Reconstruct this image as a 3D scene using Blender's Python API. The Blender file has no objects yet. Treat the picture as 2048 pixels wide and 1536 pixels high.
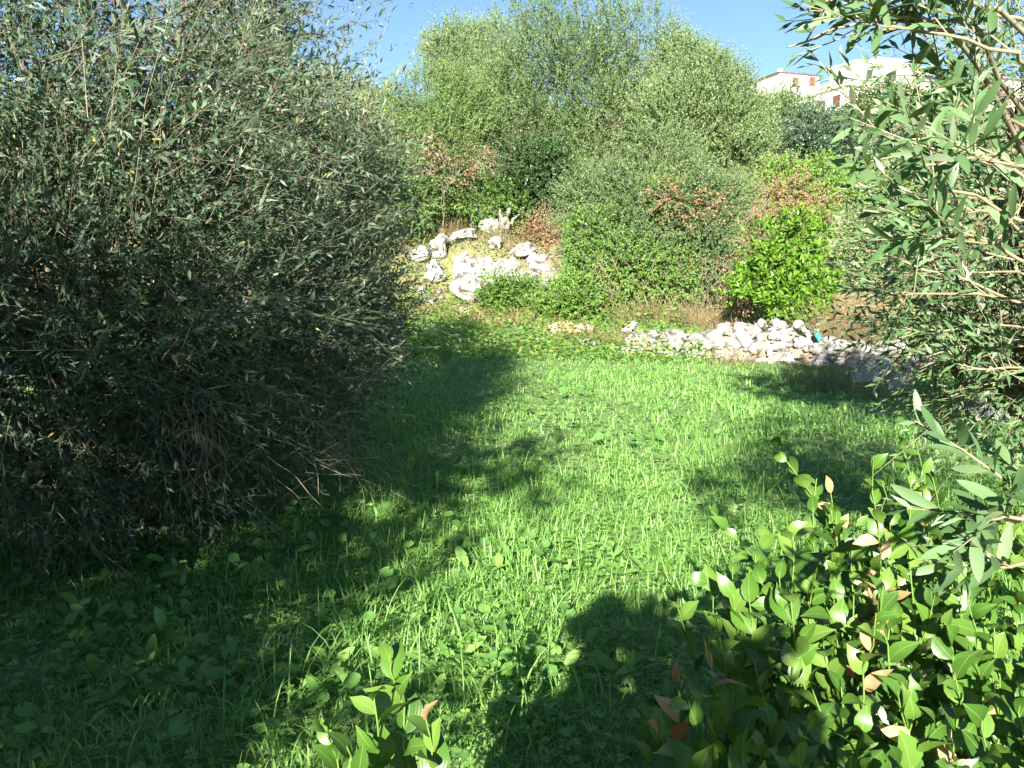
import bpy, bmesh, math
import numpy as np
from mathutils import Vector, Matrix

rng = np.random.default_rng(11)
scene = bpy.context.scene
COL = scene.collection

# ------------------------------------------------------------------ camera, sky, sun, exposure
CAM_H, PITCH, FPX = 1.55, math.radians(8.0), 1620.0
cam_data = bpy.data.cameras.new('camera')
cam_data.sensor_width = 36.0
cam_data.lens = 36.0 * FPX / 2048.0
cam_data.clip_start = 0.02
cam_data.clip_end = 2000.0
cam = bpy.data.objects.new('camera', cam_data)
cam.location = (0, 0, CAM_H)
cam.rotation_euler = (math.pi / 2 - PITCH, 0, 0)
COL.objects.link(cam)
scene.camera = cam

SUN_AZ, SUN_EL = math.radians(190.5), math.radians(23.6)
world = bpy.data.worlds.new('World')
scene.world = world
world.use_nodes = True
wn = world.node_tree
sky = wn.nodes.new('ShaderNodeTexSky')
sky.sky_type = 'NISHITA'
sky.sun_disc = False
sky.sun_elevation = SUN_EL
sky.sun_rotation = SUN_AZ
sky.dust_density = 0.1
sky.ozone_density = 4.0
sky.air_density = 1.0
wn.links.new(sky.outputs[0], wn.nodes['Background'].inputs[0])
wn.nodes['Background'].inputs[1].default_value = 0.05

sun_data = bpy.data.lights.new('sun', 'SUN')
sun_data.energy = 5.0
sun_data.angle = math.radians(0.53)
sun_data.color = (1.0, 0.94, 0.84)
sun = bpy.data.objects.new('sun', sun_data)
TO_SUN = Vector((math.sin(SUN_AZ) * math.cos(SUN_EL), math.cos(SUN_AZ) * math.cos(SUN_EL), math.sin(SUN_EL)))
sun.rotation_euler = TO_SUN.to_track_quat('Z', 'Y').to_euler()
sun.location = TO_SUN * 30
COL.objects.link(sun)

vs = scene.view_settings
vs.view_transform = 'Standard'
vs.look = 'None'
vs.gamma = 1.0
vs.exposure = 2.0
vs.use_curve_mapping = False
scene.render.engine = 'CYCLES'
scene.cycles.use_denoising = True
scene.cycles.max_bounces = 7
scene.cycles.diffuse_bounces = 3
scene.cycles.glossy_bounces = 2
scene.cycles.transmission_bounces = 4

# ------------------------------------------------------------------ helpers
CP, SP = math.cos(PITCH), math.sin(PITCH)


def at(px, py, D):
    """World point seen at a photo pixel (2048x1536), D metres ahead of the viewpoint."""
    dx, dz = (px - 1024.0), -(py - 768.0)
    y = FPX * CP + dz * SP
    z = -FPX * SP + dz * CP
    s = D / y
    return np.array([dx * s, D, CAM_H + z * s])


def mpp(D):
    return D / FPX


def nrm(a):
    return a / np.maximum(np.linalg.norm(a, axis=-1, keepdims=True), 1e-9)


def sstep(a, b, x):
    t = np.clip((x - a) / (b - a), 0, 1)
    return t * t * (3 - 2 * t)


def height(x, y):
    x = np.asarray(x, float)
    y = np.asarray(y, float)
    und = 0.035 * np.sin(x * 1.3 + 0.6 * y) + 0.025 * np.sin(0.9 * y - 0.5 * x + 1.0)
    left = 0.65 * sstep(14.5, 19.5, y) + 1.75 * sstep(19.5, 23.0, y) + 0.6 * sstep(23, 26, y)
    right = 0.45 * sstep(15.0, 17.0, y) + 0.7 * sstep(17.5, 20.5, y) + 1.85 * sstep(20, 26, y)
    k = sstep(1.2, 3.2, x)
    base = left * (1 - k) + right * k
    far = 0.215 * np.clip(y - 26, 0, 110) * sstep(26, 34, y) - 0.0 * y
    far = far + 1.2 * np.sin(x * 0.03 + 1.0) * sstep(40, 90, y)
    bump = 0.12 * sstep(18, 24, y) * (np.sin(x * 2.1 + y) + np.sin(1.7 * y - 0.8 * x))
    return base + far + und * (1 - sstep(60, 100, y)) + bump * (1 - sstep(60, 100, y))


def mat_nodes(name):
    m = bpy.data.materials.new(name)
    m.use_nodes = True
    nt = m.node_tree
    return m, nt, nt.nodes['Principled BSDF'], nt.nodes['Material Output']


def ramp(nt, stops):
    r = nt.nodes.new('ShaderNodeValToRGB')
    els = r.color_ramp.elements
    while len(els) > 1:
        els.remove(els[-1])
    els[0].position = stops[0][0]
    els[0].color = (*stops[0][1], 1)
    for p, c in stops[1:]:
        e = els.new(p)
        e.color = (*c, 1)
    return r


def leaf_mat(name, stops, trans=0.3, tcol=None, rough=0.5, spec=0.35, nscale=1.5, namt=0.25):
    """Two-layer leaf: glossy diffuse face plus light let through; per-leaf tint from 'rnd'."""
    m, nt, bsdf, out = mat_nodes(name)
    at_ = nt.nodes.new('ShaderNodeAttribute')
    at_.attribute_name = 'rnd'
    nz = nt.nodes.new('ShaderNodeTexNoise')
    nz.inputs['Scale'].default_value = nscale
    nz.inputs['Detail'].default_value = 2
    geo = nt.nodes.new('ShaderNodeNewGeometry')
    nt.links.new(geo.outputs['Position'], nz.inputs['Vector'])
    ma = nt.nodes.new('ShaderNodeMath')
    ma.operation = 'MULTIPLY_ADD'
    nt.links.new(nz.outputs['Fac'], ma.inputs[0])
    ma.inputs[1].default_value = namt * 2
    ma.inputs[2].default_value = -namt
    ad = nt.nodes.new('ShaderNodeMath')
    ad.operation = 'ADD'
    nt.links.new(at_.outputs['Fac'], ad.inputs[0])
    nt.links.new(ma.outputs[0], ad.inputs[1])
    r = ramp(nt, stops)
    nt.links.new(ad.outputs[0], r.inputs[0])
    nt.links.new(r.outputs[0], bsdf.inputs['Base Color'])
    bsdf.inputs['Roughness'].default_value = rough
    bsdf.inputs['Specular IOR Level'].default_value = spec
    if trans > 0:
        tr = nt.nodes.new('ShaderNodeBsdfTranslucent')
        mx = nt.nodes.new('ShaderNodeMix')
        mx.data_type = 'RGBA'
        mx.blend_type = 'MULTIPLY'
        mx.inputs[0].default_value = 1.0
        nt.links.new(r.outputs[0], mx.inputs[6])
        mx.inputs[7].default_value = (*(tcol or (1.6, 1.7, 0.6)), 1)
        nt.links.new(mx.outputs[2], tr.inputs['Color'])
        ms = nt.nodes.new('ShaderNodeMixShader')
        ms.inputs[0].default_value = trans
        nt.links.new(bsdf.outputs[0], ms.inputs[1])
        nt.links.new(tr.outputs[0], ms.inputs[2])
        nt.links.new(ms.outputs[0], out.inputs['Surface'])
    return m


def solid_mat(name, c1, c2, scale=6.0, rough=0.8, bump=0.0, bscale=None, spec=0.3, lo=0.35, hi=0.65, detail=6):
    m, nt, bsdf, out = mat_nodes(name)
    tc = nt.nodes.new('ShaderNodeNewGeometry')
    nz = nt.nodes.new('ShaderNodeTexNoise')
    nz.inputs['Scale'].default_value = scale
    nz.inputs['Detail'].default_value = detail
    nt.links.new(tc.outputs['Position'], nz.inputs['Vector'])
    r = ramp(nt, [(lo, c1), (hi, c2)])
    nt.links.new(nz.outputs['Fac'], r.inputs[0])
    nt.links.new(r.outputs[0], bsdf.inputs['Base Color'])
    bsdf.inputs['Roughness'].default_value = rough
    bsdf.inputs['Specular IOR Level'].default_value = spec
    if bump:
        n2 = nt.nodes.new('ShaderNodeTexNoise')
        n2.inputs['Scale'].default_value = bscale or scale * 4
        n2.inputs['Detail'].default_value = 8
        nt.links.new(tc.outputs['Position'], n2.inputs['Vector'])
        b = nt.nodes.new('ShaderNodeBump')
        b.inputs['Strength'].default_value = bump
        b.inputs['Distance'].default_value = 0.05
        nt.links.new(n2.outputs['Fac'], b.inputs['Height'])
        nt.links.new(b.outputs[0], bsdf.inputs['Normal'])
    return m


M = {}
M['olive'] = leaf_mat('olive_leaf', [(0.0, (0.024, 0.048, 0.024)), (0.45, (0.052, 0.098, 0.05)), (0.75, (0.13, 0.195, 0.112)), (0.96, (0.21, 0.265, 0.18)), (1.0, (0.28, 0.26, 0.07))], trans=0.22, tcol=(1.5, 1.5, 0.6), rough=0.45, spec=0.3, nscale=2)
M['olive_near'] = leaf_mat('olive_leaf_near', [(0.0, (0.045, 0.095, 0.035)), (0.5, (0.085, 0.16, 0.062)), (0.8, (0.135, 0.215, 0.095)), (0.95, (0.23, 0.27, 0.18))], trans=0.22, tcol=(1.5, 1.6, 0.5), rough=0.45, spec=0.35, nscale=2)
M['olive_far'] = leaf_mat('wild_olive_leaf', [(0.0, (0.06, 0.11, 0.038)), (0.5, (0.135, 0.205, 0.078)), (0.85, (0.22, 0.29, 0.125)), (1.0, (0.33, 0.37, 0.20))], trans=0.28, tcol=(1.4, 1.4, 0.6), rough=0.5, nscale=0.5, namt=0.25)
M['yellowgreen'] = leaf_mat('yellow_green_leaf', [(0.0, (0.06, 0.115, 0.03)), (0.5, (0.115, 0.195, 0.055)), (1.0, (0.20, 0.285, 0.095))], trans=0.3, tcol=(1.4, 1.4, 0.5), nscale=0.6)
M['bramble'] = leaf_mat('bramble_leaf', [(0.0, (0.055, 0.12, 0.022)), (0.55, (0.12, 0.22, 0.04)), (0.9, (0.20, 0.32, 0.06)), (1.0, (0.35, 0.22, 0.06))], trans=0.3, nscale=1.0)
M['bright'] = leaf_mat('bright_green_leaf', [(0.0, (0.06, 0.14, 0.012)), (0.5, (0.115, 0.235, 0.022)), (1.0, (0.20, 0.33, 0.045))], trans=0.35, tcol=(1.3, 1.3, 0.5), rough=0.4)
M['carob'] = leaf_mat('dark_evergreen_leaf', [(0.0, (0.025, 0.055, 0.03)), (0.6, (0.06, 0.11, 0.06)), (1.0, (0.11, 0.17, 0.09))], trans=0.12, rough=0.35, spec=0.5)
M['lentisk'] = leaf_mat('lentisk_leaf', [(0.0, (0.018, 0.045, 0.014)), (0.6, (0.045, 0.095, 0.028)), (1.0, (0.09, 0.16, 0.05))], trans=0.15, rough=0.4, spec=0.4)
M['vine_dry'] = leaf_mat('withered_vine_leaf', [(0.0, (0.14, 0.08, 0.045)), (0.5, (0.26, 0.155, 0.085)), (1.0, (0.34, 0.27, 0.14))], trans=0.25, tcol=(1.3, 1.1, 0.7))
M['dryweed'] = leaf_mat('withered_weed', [(0.0, (0.14, 0.09, 0.045)), (0.5, (0.26, 0.185, 0.095)), (1.0, (0.40, 0.32, 0.18))], trans=0.2, tcol=(1.2, 1.1, 0.7), rough=0.7)
M['grass'] = leaf_mat('grass_blade', [(0.0, (0.11, 0.25, 0.05)), (0.5, (0.20, 0.40, 0.095)), (0.85, (0.29, 0.48, 0.15)), (1.0, (0.44, 0.47, 0.20))], trans=0.35, tcol=(1.2, 1.3, 0.6), rough=0.45, spec=0.3, nscale=0.9, namt=0.32)
M['clover'] = leaf_mat('clover_leaf', [(0.0, (0.09, 0.21, 0.04)), (0.5, (0.17, 0.33, 0.075)), (1.0, (0.26, 0.42, 0.11))], trans=0.35, tcol=(1.2, 1.3, 0.5), nscale=1.0)
M['mallow'] = leaf_mat('mallow_leaf', [(0.0, (0.08, 0.19, 0.05)), (0.6, (0.13, 0.28, 0.065)), (1.0, (0.21, 0.37, 0.07))], trans=0.3, tcol=(1.2, 1.3, 0.5), nscale=1.5)
M['ruscus'] = leaf_mat('ruscus_leaf', [(0.0, (0.035, 0.092, 0.012)), (0.5, (0.066, 0.152, 0.02)), (1.0, (0.12, 0.215, 0.036))], trans=0.18, tcol=(1.5, 1.4, 0.4), rough=0.34, spec=0.45, nscale=25, namt=0.12)
def add_veins(m):
    nt = m.node_tree
    bsdf = nt.nodes['Principled BSDF']
    tc = nt.nodes.new('ShaderNodeTexCoord')
    sx = nt.nodes.new('ShaderNodeSeparateXYZ')
    nt.links.new(tc.outputs['Object'], sx.inputs[0])

    def mth(op, a, b=None, c=None):
        n_ = nt.nodes.new('ShaderNodeMath')
        n_.operation = op
        for i_, v_ in enumerate((a, b, c)):
            if v_ is None:
                continue
            if isinstance(v_, (int, float)):
                n_.inputs[i_].default_value = v_
            else:
                nt.links.new(v_, n_.inputs[i_])
        return n_.outputs[0]
    ax = mth('ABSOLUTE', sx.outputs['X'])
    mid = mth('SUBTRACT', 1.0, mth('SMOOTH_MIN', mth('MULTIPLY', ax, 28.0), 1.0, 0.2))
    # side veins run from base to tip, closing towards both ends
    yy = mth('SUBTRACT', sx.outputs['Y'], 0.5)
    wide = mth('ADD', mth('SUBTRACT', 1.0, mth('MULTIPLY', mth('MULTIPLY', yy, yy), 3.4)), 0.12)
    vein = mth('SINE', mth('MULTIPLY', mth('DIVIDE', ax, wide), 60.0))
    h = mth('ADD', mth('MULTIPLY', vein, 0.25), mth('MULTIPLY', mid, -0.8))
    b_ = nt.nodes.new('ShaderNodeBump')
    b_.inputs['Strength'].default_value = 0.16
    b_.inputs['Distance'].default_value = 0.002
    nt.links.new(h, b_.inputs['Height'])
    nt.links.new(b_.outputs[0], bsdf.inputs['Normal'])
    src = bsdf.inputs['Base Color'].links[0].from_socket
    mx = nt.nodes.new('ShaderNodeMix')
    mx.data_type = 'RGBA'
    nt.links.new(mth('MULTIPLY', mid, 0.45), mx.inputs[0])
    nt.links.new(src, mx.inputs[6])
    mx.inputs[7].default_value = (0.24, 0.34, 0.10, 1)
    nt.links.new(mx.outputs[2], bsdf.inputs['Base Color'])


add_veins(M['ruscus'])
M['ruscus_dead'] = leaf_mat('ruscus_dead_leaf', [(0.0, (0.30, 0.15, 0.06)), (0.5, (0.48, 0.28, 0.12)), (1.0, (0.62, 0.45, 0.26))], trans=0.25, tcol=(1.2, 1.0, 0.6), rough=0.6, nscale=40, namt=0.4)
M['ruscus_stem'] = solid_mat('ruscus_stem', (0.10, 0.18, 0.03), (0.15, 0.24, 0.05), 30, 0.45)
M['twig'] = solid_mat('olive_twig_bark', (0.18, 0.145, 0.10), (0.30, 0.26, 0.18), 20, 0.8)
M['twig_light'] = solid_mat('young_twig_bark', (0.20, 0.165, 0.10), (0.32, 0.27, 0.17), 20, 0.7)
M['bark'] = solid_mat('olive_bark', (0.09, 0.075, 0.055), (0.24, 0.205, 0.16), 14, 0.9, bump=0.6, bscale=40)
M['stone'] = solid_mat('white_limestone', (0.085, 0.075, 0.06), (0.36, 0.34, 0.31), 6, 0.9, bump=1.0, bscale=14, lo=0.36, hi=0.54)
M['stone2'] = solid_mat('grey_limestone', (0.16, 0.15, 0.13), (0.42, 0.40, 0.37), 4, 0.9, bump=0.6, bscale=18)
M['soilstone'] = solid_mat('earthy_stone', (0.24, 0.17, 0.11), (0.45, 0.37, 0.28), 5, 0.95, bump=0.5, bscale=18)
M['plaster'] = solid_mat('white_plaster', (0.76, 0.73, 0.69), (0.82, 0.79, 0.75), 0.8, 0.9)
M['cornice'] = solid_mat('cream_cornice', (0.62, 0.52, 0.40), (0.70, 0.60, 0.48), 1, 0.9)
M['tile'] = solid_mat('terracotta_roof', (0.34, 0.13, 0.08), (0.44, 0.20, 0.13), 3, 0.85)
M['shutter'] = solid_mat('brown_shutter', (0.11, 0.05, 0.035), (0.15, 0.07, 0.05), 4, 0.6)
M['glassdark'] = solid_mat('dark_window_glass', (0.03, 0.035, 0.04), (0.05, 0.055, 0.06), 2, 0.12, spec=0.6)
M['rail'] = solid_mat('pale_metal_rail', (0.5, 0.48, 0.45), (0.58, 0.56, 0.52), 3, 0.5)
M['turquoise'] = solid_mat('turquoise_plastic', (0.03, 0.36, 0.27), (0.05, 0.44, 0.33), 8, 0.4, spec=0.5)
M['darkpole'] = solid_mat('weathered_pole', (0.05, 0.045, 0.04), (0.12, 0.105, 0.09), 12, 0.8)
M['deadwood'] = solid_mat('grey_dead_wood', (0.13, 0.115, 0.095), (0.28, 0.25, 0.215), 9, 0.9, bump=0.6, bscale=30)


def ground_mat():
    m, nt, bsdf, out = mat_nodes('meadow_soil')
    g = nt.nodes.new('ShaderNodeNewGeometry')
    a = nt.nodes.new('ShaderNodeAttribute')
    a.attribute_name = 'dry'
    n1 = nt.nodes.new('ShaderNodeTexNoise')
    n1.inputs['Scale'].default_value = 1.2
    n1.inputs['Detail'].default_value = 8
    n2 = nt.nodes.new('ShaderNodeTexNoise')
    n2.inputs['Scale'].default_value = 14
    n2.inputs['Detail'].default_value = 8
    for n in (n1, n2):
        nt.links.new(g.outputs['Position'], n.inputs['Vector'])
    r1 = ramp(nt, [(0.3, (0.07, 0.13, 0.03)), (0.55, (0.13, 0.21, 0.055)), (0.75, (0.15, 0.15, 0.065))])
    r2 = ramp(nt, [(0.3, (0.12, 0.085, 0.045)), (0.5, (0.22, 0.165, 0.095)), (0.7, (0.10, 0.13, 0.045))])
    nt.links.new(n2.outputs['Fac'], r1.inputs[0])
    nt.links.new(n1.outputs['Fac'], r2.inputs[0])
    mx = nt.nodes.new('ShaderNodeMix')
    mx.data_type = 'RGBA'
    nt.links.new(a.outputs['Fac'], mx.inputs[0])
    nt.links.new(r1.outputs[0], mx.inputs[6])
    nt.links.new(r2.outputs[0], mx.inputs[7])
    nt.links.new(mx.outputs[2], bsdf.inputs['Base Color'])
    bsdf.inputs['Roughness'].default_value = 0.95
    b = nt.nodes.new('ShaderNodeBump')
    b.inputs['Strength'].default_value = 0.8
    b.inputs['Distance'].default_value = 0.04
    nt.links.new(n2.outputs['Fac'], b.inputs['Height'])
    nt.links.new(b.outputs[0], bsdf.inputs['Normal'])
    return m


# ---- numpy mesh building
def mesh_np(name, V, F, rnd=None, mat=None, smooth=False):
    V = np.ascontiguousarray(V, dtype=np.float32)
    F = np.ascontiguousarray(F, dtype=np.int32)
    me = bpy.data.meshes.new(name)
    me.vertices.add(len(V))
    me.vertices.foreach_set('co', V.ravel())
    k = F.shape[1]
    me.loops.add(F.size)
    me.loops.foreach_set('vertex_index', F.ravel())
    me.polygons.add(len(F))
    me.polygons.foreach_set('loop_start', np.arange(0, F.size, k, dtype=np.int32))
    me.polygons.foreach_set('loop_total', np.full(len(F), k, dtype=np.int32))
    if smooth:
        me.polygons.foreach_set('use_smooth', np.ones(len(F), dtype=bool))
    if rnd is not None:
        a = me.attributes.new('rnd', 'FLOAT', 'POINT')
        a.data.foreach_set('value', np.ascontiguousarray(rnd, dtype=np.float32))
    me.update(calc_edges=True)
    if mat:
        me.materials.append(mat)
    return me


class Bag:
    def __init__(s):
        s.V, s.F, s.R, s.n = [], [], [], 0

    def add(s, V, F, R=None):
        s.V.append(V)
        s.F.append(F + s.n)
        s.R.append(R if R is not None else np.full(len(V), 0.5))
        s.n += len(V)

    def mesh(s, name, mat, smooth=False):
        return mesh_np(name, np.concatenate(s.V), np.concatenate(s.F), np.concatenate(s.R), mat, smooth)


# leaf outlines: (along, half width, lift) rows of a folded, curved blade
def leaf_template(kind):
    if kind == 2:
        V = np.array([[0, 0, 0], [-0.5, .45, .12], [0, 1, -.05], [.5, .45, .12]], float)
        F = np.array([[0, 2, 1], [0, 3, 2]])
    elif kind == 4:
        V = np.array([[0, 0, 0], [-.5, .45, .16], [0, .5, .04], [.5, .45, .16], [0, 1, -.12]], float)
        F = np.array([[0, 2, 1], [0, 3, 2], [1, 2, 4], [2, 3, 4]])
    else:
        rows = {12: [(.16, .28), (.5, .5), (.82, .33)], 'ellip': [(.08, .17), (.26, .38), (.48, .5), (.70, .44), (.88, .25)], 'ovate': [(.10, .26), (.28, .46), (.48, .5), (.70, .36), (.88, .13)]}[kind]
        V = [[0, 0, 0]]
        F = []
        for (t, w) in rows:
            z = 0.16 * math.sin(t * math.pi) - 0.10 * t * t
            V += [[-w, t, z + .22 * w], [0, t, z], [w, t, z + .22 * w]]
        V.append([0, 1, -0.08])
        F += [[0, 2, 1], [0, 3, 2]]
        for i in range(len(rows) - 1):
            a, b = 1 + 3 * i, 4 + 3 * i
            F += [[a, a + 1, b + 1], [a, b + 1, b], [a + 1, a + 2, b + 2], [a + 1, b + 2, b + 1]]
        a = 1 + 3 * (len(rows) - 1)
        t = len(V) - 1
        F += [[a, a + 1, t], [a + 1, a + 2, t]]
        V, F = np.array(V, float), np.array(F)
    return V, F


def leaf_batch(pos, d, n, L, W, rnd, kind):
    T, F = leaf_template(kind)
    d = nrm(d)
    s = nrm(np.cross(d, n))
    n = np.cross(s, d)
    V = (pos[:, None, :] + s[:, None, :] * (T[None, :, 0, None] * W[:, None, None]) + d[:, None, :] * (T[None, :, 1, None] * L[:, None, None])
         + n[:, None, :] * (T[None, :, 2, None] * W[:, None, None]))
    N, k = len(pos), len(T)
    FF = F[None] + (np.arange(N) * k)[:, None, None]
    return V.reshape(-1, 3), FF.reshape(-1, 3), np.repeat(rnd, k)


def tube_batch(P, R, sides=3):
    """P (M,n,3) polylines, R (M,n) radii."""
    Mn, n = P.shape[:2]
    T = np.empty_like(P)
    T[:, 1:-1] = P[:, 2:] - P[:, :-2]
    T[:, 0] = P[:, 1] - P[:, 0]
    T[:, -1] = P[:, -1] - P[:, -2]
    T = nrm(T)
    ref = np.where(np.abs(T[..., 2:3]) > 0.9, np.array([1.0, 0, 0]), np.array([0, 0, 1.0]))
    A = nrm(np.cross(T, ref))
    B = np.cross(T, A)
    ang = np.arange(sides) * 2 * math.pi / sides
    V = P[:, :, None, :] + R[:, :, None, None] * (A[:, :, None, :] * np.cos(ang)[None, None, :, None] + B[:, :, None, :] * np.sin(ang)[None, None, :, None])
    idx = np.arange(Mn * n * sides).reshape(Mn, n, sides)
    a, b = idx[:, :-1], idx[:, 1:]
    a2, b2 = np.roll(a, -1, 2), np.roll(b, -1, 2)
    F = np.concatenate([np.stack([a, a2, b2], -1).reshape(-1, 3), np.stack([a, b2, b], -1).reshape(-1, 3)])
    return V.reshape(-1, 3), F


def grow(P0, D0, L, n=4, bend=(0, 0, 0), noise=0.15):
    d = nrm(np.asarray(D0, float))
    P = [np.asarray(P0, float)]
    bend = np.asarray(bend, float)
    for i in range(n):
        d = nrm(d + bend / n + rng.normal(0, noise, d.shape))
        P.append(P[-1] + d * (L / n)[:, None])
    return np.stack(P, 1)


def leaves_on(P, k, l, w, t0=0.12, spread=0.9, rmean=0.45, rsd=0.22, up=0.35, taper=0.35, nsd=0.42):
    """k leaves in opposite pairs along each polyline."""
    Mn, n = P.shape[:2]
    t = np.linspace(t0, 0.995, k)[None, :] + rng.normal(0, 0.015, (Mn, k))
    t = np.clip(t, 0, 0.999) * (n - 1)
    i = t.astype(int)
    f = (t - i)[..., None]
    rows = np.arange(Mn)[:, None]
    a, b = P[rows, i], P[rows, i + 1]
    pos = a * (1 - f) + b * f
    tan = nrm(b - a)
    ref = nrm(rng.normal(0, 1, (Mn, 1, 3)))
    A = nrm(np.cross(tan, np.broadcast_to(ref, tan.shape)))
    B = np.cross(tan, A)
    node = np.arange(k) // 2
    th = node * (math.pi / 2) + (np.arange(k) % 2) * math.pi
    th = th[None, :] + rng.normal(0, 0.4, (Mn, k))
    sp = spread * (1 - 0.35 * (t / (n - 1))) + rng.normal(0, 0.18, (Mn, k))
    side = A * np.cos(th)[..., None] + B * np.sin(th)[..., None]
    d = nrm(tan * np.cos(sp)[..., None] + side * np.sin(sp)[..., None])
    nn = nrm(tan * 0.35 + np.array([0, 0, up]) + 0.55 * np.array(TO_SUN) + rng.normal(0, nsd, d.shape))
    size = rng.normal(1, 0.18, (Mn, k)).clip(0.5, 1.5) * (1 - taper * (t / (n - 1)) ** 3)
    shade = rng.normal(rmean, rsd, (Mn, k)) + rng.normal(0, 0.06, (Mn, 1))
    return (pos.reshape(-1, 3), d.reshape(-1, 3), nn.reshape(-1, 3), (l * size).ravel(), (w * size).ravel(), shade.ravel().clip(0, 1))


def noise3(p, s, seed=0.0):
    x, y, z = p[:, 0] * s + seed, p[:, 1] * s + seed * 1.7, p[:, 2] * s - seed
    return (np.sin(x * 1.9 + np.sin(y * 1.3)) + np.sin(y * 2.3 + np.sin(z * 1.7)) + np.sin(z * 2.1 + np.sin(x * 1.1))) / 3


def lobe_shoots(lobes, count, up=0.35, side=(0, 0, 0), inner=0.55, sd=0.35, clump=0.9, clump_gap=-0.35, seed=1.0, flat=1.0, zmin=None):
    """Shoot bases and directions spread through the shell of a union of lobes."""
    c = np.array([l[0] for l in lobes])
    r = np.array([l[1] for l in lobes])
    rr = r.mean(1)
    pr = rr ** 2 / (rr ** 2).sum()
    Ps, Ds, got = [], [], 0
    while got < count:
        m = count * 2
        k = rng.choice(len(lobes), m, p=pr)
        u = nrm(rng.normal(0, 1, (m, 3)))
        rad = inner + (1 - inner) * rng.random(m) ** 0.6
        p = c[k] + u * r[k] * rad[:, None]
        keep = noise3(p, clump, seed) > clump_gap - 0.25 * rng.random(m)
        if zmin is not None:
            keep &= p[:, 2] > zmin
        g = height(p[:, 0], p[:, 1])
        keep &= p[:, 2] > g + 0.03
        p, u = p[keep], u[keep]
        d = nrm(u * flat + np.array([0, 0, up]) + np.array(side) + rng.normal(0, sd, p.shape))
        Ps.append(p)
        Ds.append(d)
        got += len(p)
    return np.concatenate(Ps)[:count], np.concatenate(Ds)[:count]


def lob(px, py, rp, D, fy=1.0, fd=1.0):
    r = rp * mpp(D)
    return (at(px, py, D), np.array([r, r * fd, r * fy]))


# ---- objects
def link(name, me, parent=None, base=None):
    o = bpy.data.objects.new(name, me)
    COL.objects.link(o)
    if parent is not None:
        o.parent = parent
        if base is not None:
            o.matrix_parent_inverse = Matrix.Translation(-Vector(base))
    return o


def tag(o, label, cat=None, group=None, kind=None):
    o['label'] = label
    if cat:
        o['category'] = cat
    if group:
        o['group'] = group
    if kind:
        o['kind'] = kind
    return o


def root(name, base, label, cat, group=None):
    o = bpy.data.objects.new(name, None)
    o.empty_display_size = 0.2
    o.location = base
    COL.objects.link(o)
    return tag(o, label, cat, group)


def curve_limb(a, b, r0, r1, n=7, wob=0.12, sag=0.0):
    a, b = np.asarray(a, float), np.asarray(b, float)
    t = np.linspace(0, 1, n)[:, None]
    P = a * (1 - t) + b * t
    L = np.linalg.norm(b - a)
    P[1:-1] += rng.normal(0, wob * L / n * 1.2, (n - 2, 3))
    P[:, 2] += sag * L * np.sin(t[:, 0] * math.pi)
    R = r0 + (r1 - r0) * t[:, 0] ** 0.8
    return P, R


def unit_leaf(name, kind, rnd, mat, thick=False):
    V, F = leaf_template(kind)
    return mesh_np(name, V, F, np.full(len(V), rnd), mat, True)


def leaf_matrix(p, d, n, L, W):
    d = Vector(d).normalized()
    s = d.cross(Vector(n)).normalized()
    n2 = s.cross(d)
    m = Matrix.Identity(4)
    m.col[0] = (*(s * W), 0)
    m.col[1] = (*(d * L), 0)
    m.col[2] = (*(n2 * W), 0)
    m.col[3] = (*p, 1)
    return m


def project(p):
    y = p[:, 1] * CP - (p[:, 2] - CAM_H) * SP
    z = p[:, 1] * SP + (p[:, 2] - CAM_H) * CP
    return 1024 + FPX * p[:, 0] / np.maximum(y, 0.05), 768 - FPX * z / np.maximum(y, 0.05), y


def split_leaves(arr, rt, base, mat, kind, count, name='leaf'):
    """The leaves that show largest become parts of their own; the others are returned."""
    pos, d, n, L, W, R = arr
    px, py, dep = project(pos)
    inside = (px > 10) & (px < 2038) & (py > 10) & (py < 1526) & (dep > 0.3)
    score = np.where(inside, L / np.maximum(dep, 0.1), 0)
    order = np.argsort(-score)[:count]
    ms = [unit_leaf('leaf', kind, v, mat) for v in (0.15, 0.32, 0.45, 0.58, 0.72, 0.88)]
    lv = np.array([0.15, 0.32, 0.45, 0.58, 0.72, 0.88])
    for i in order:
        o = link(name, ms[int(np.argmin(abs(lv - R[i])))], rt)
        o.matrix_local = Matrix.Translation(-Vector(base)) @ leaf_matrix(pos[i], d[i], n[i], L[i], W[i])
    keep = np.ones(len(pos), bool)
    keep[order] = False
    return tuple(a[keep] for a in arr)


FORK = {}


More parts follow.
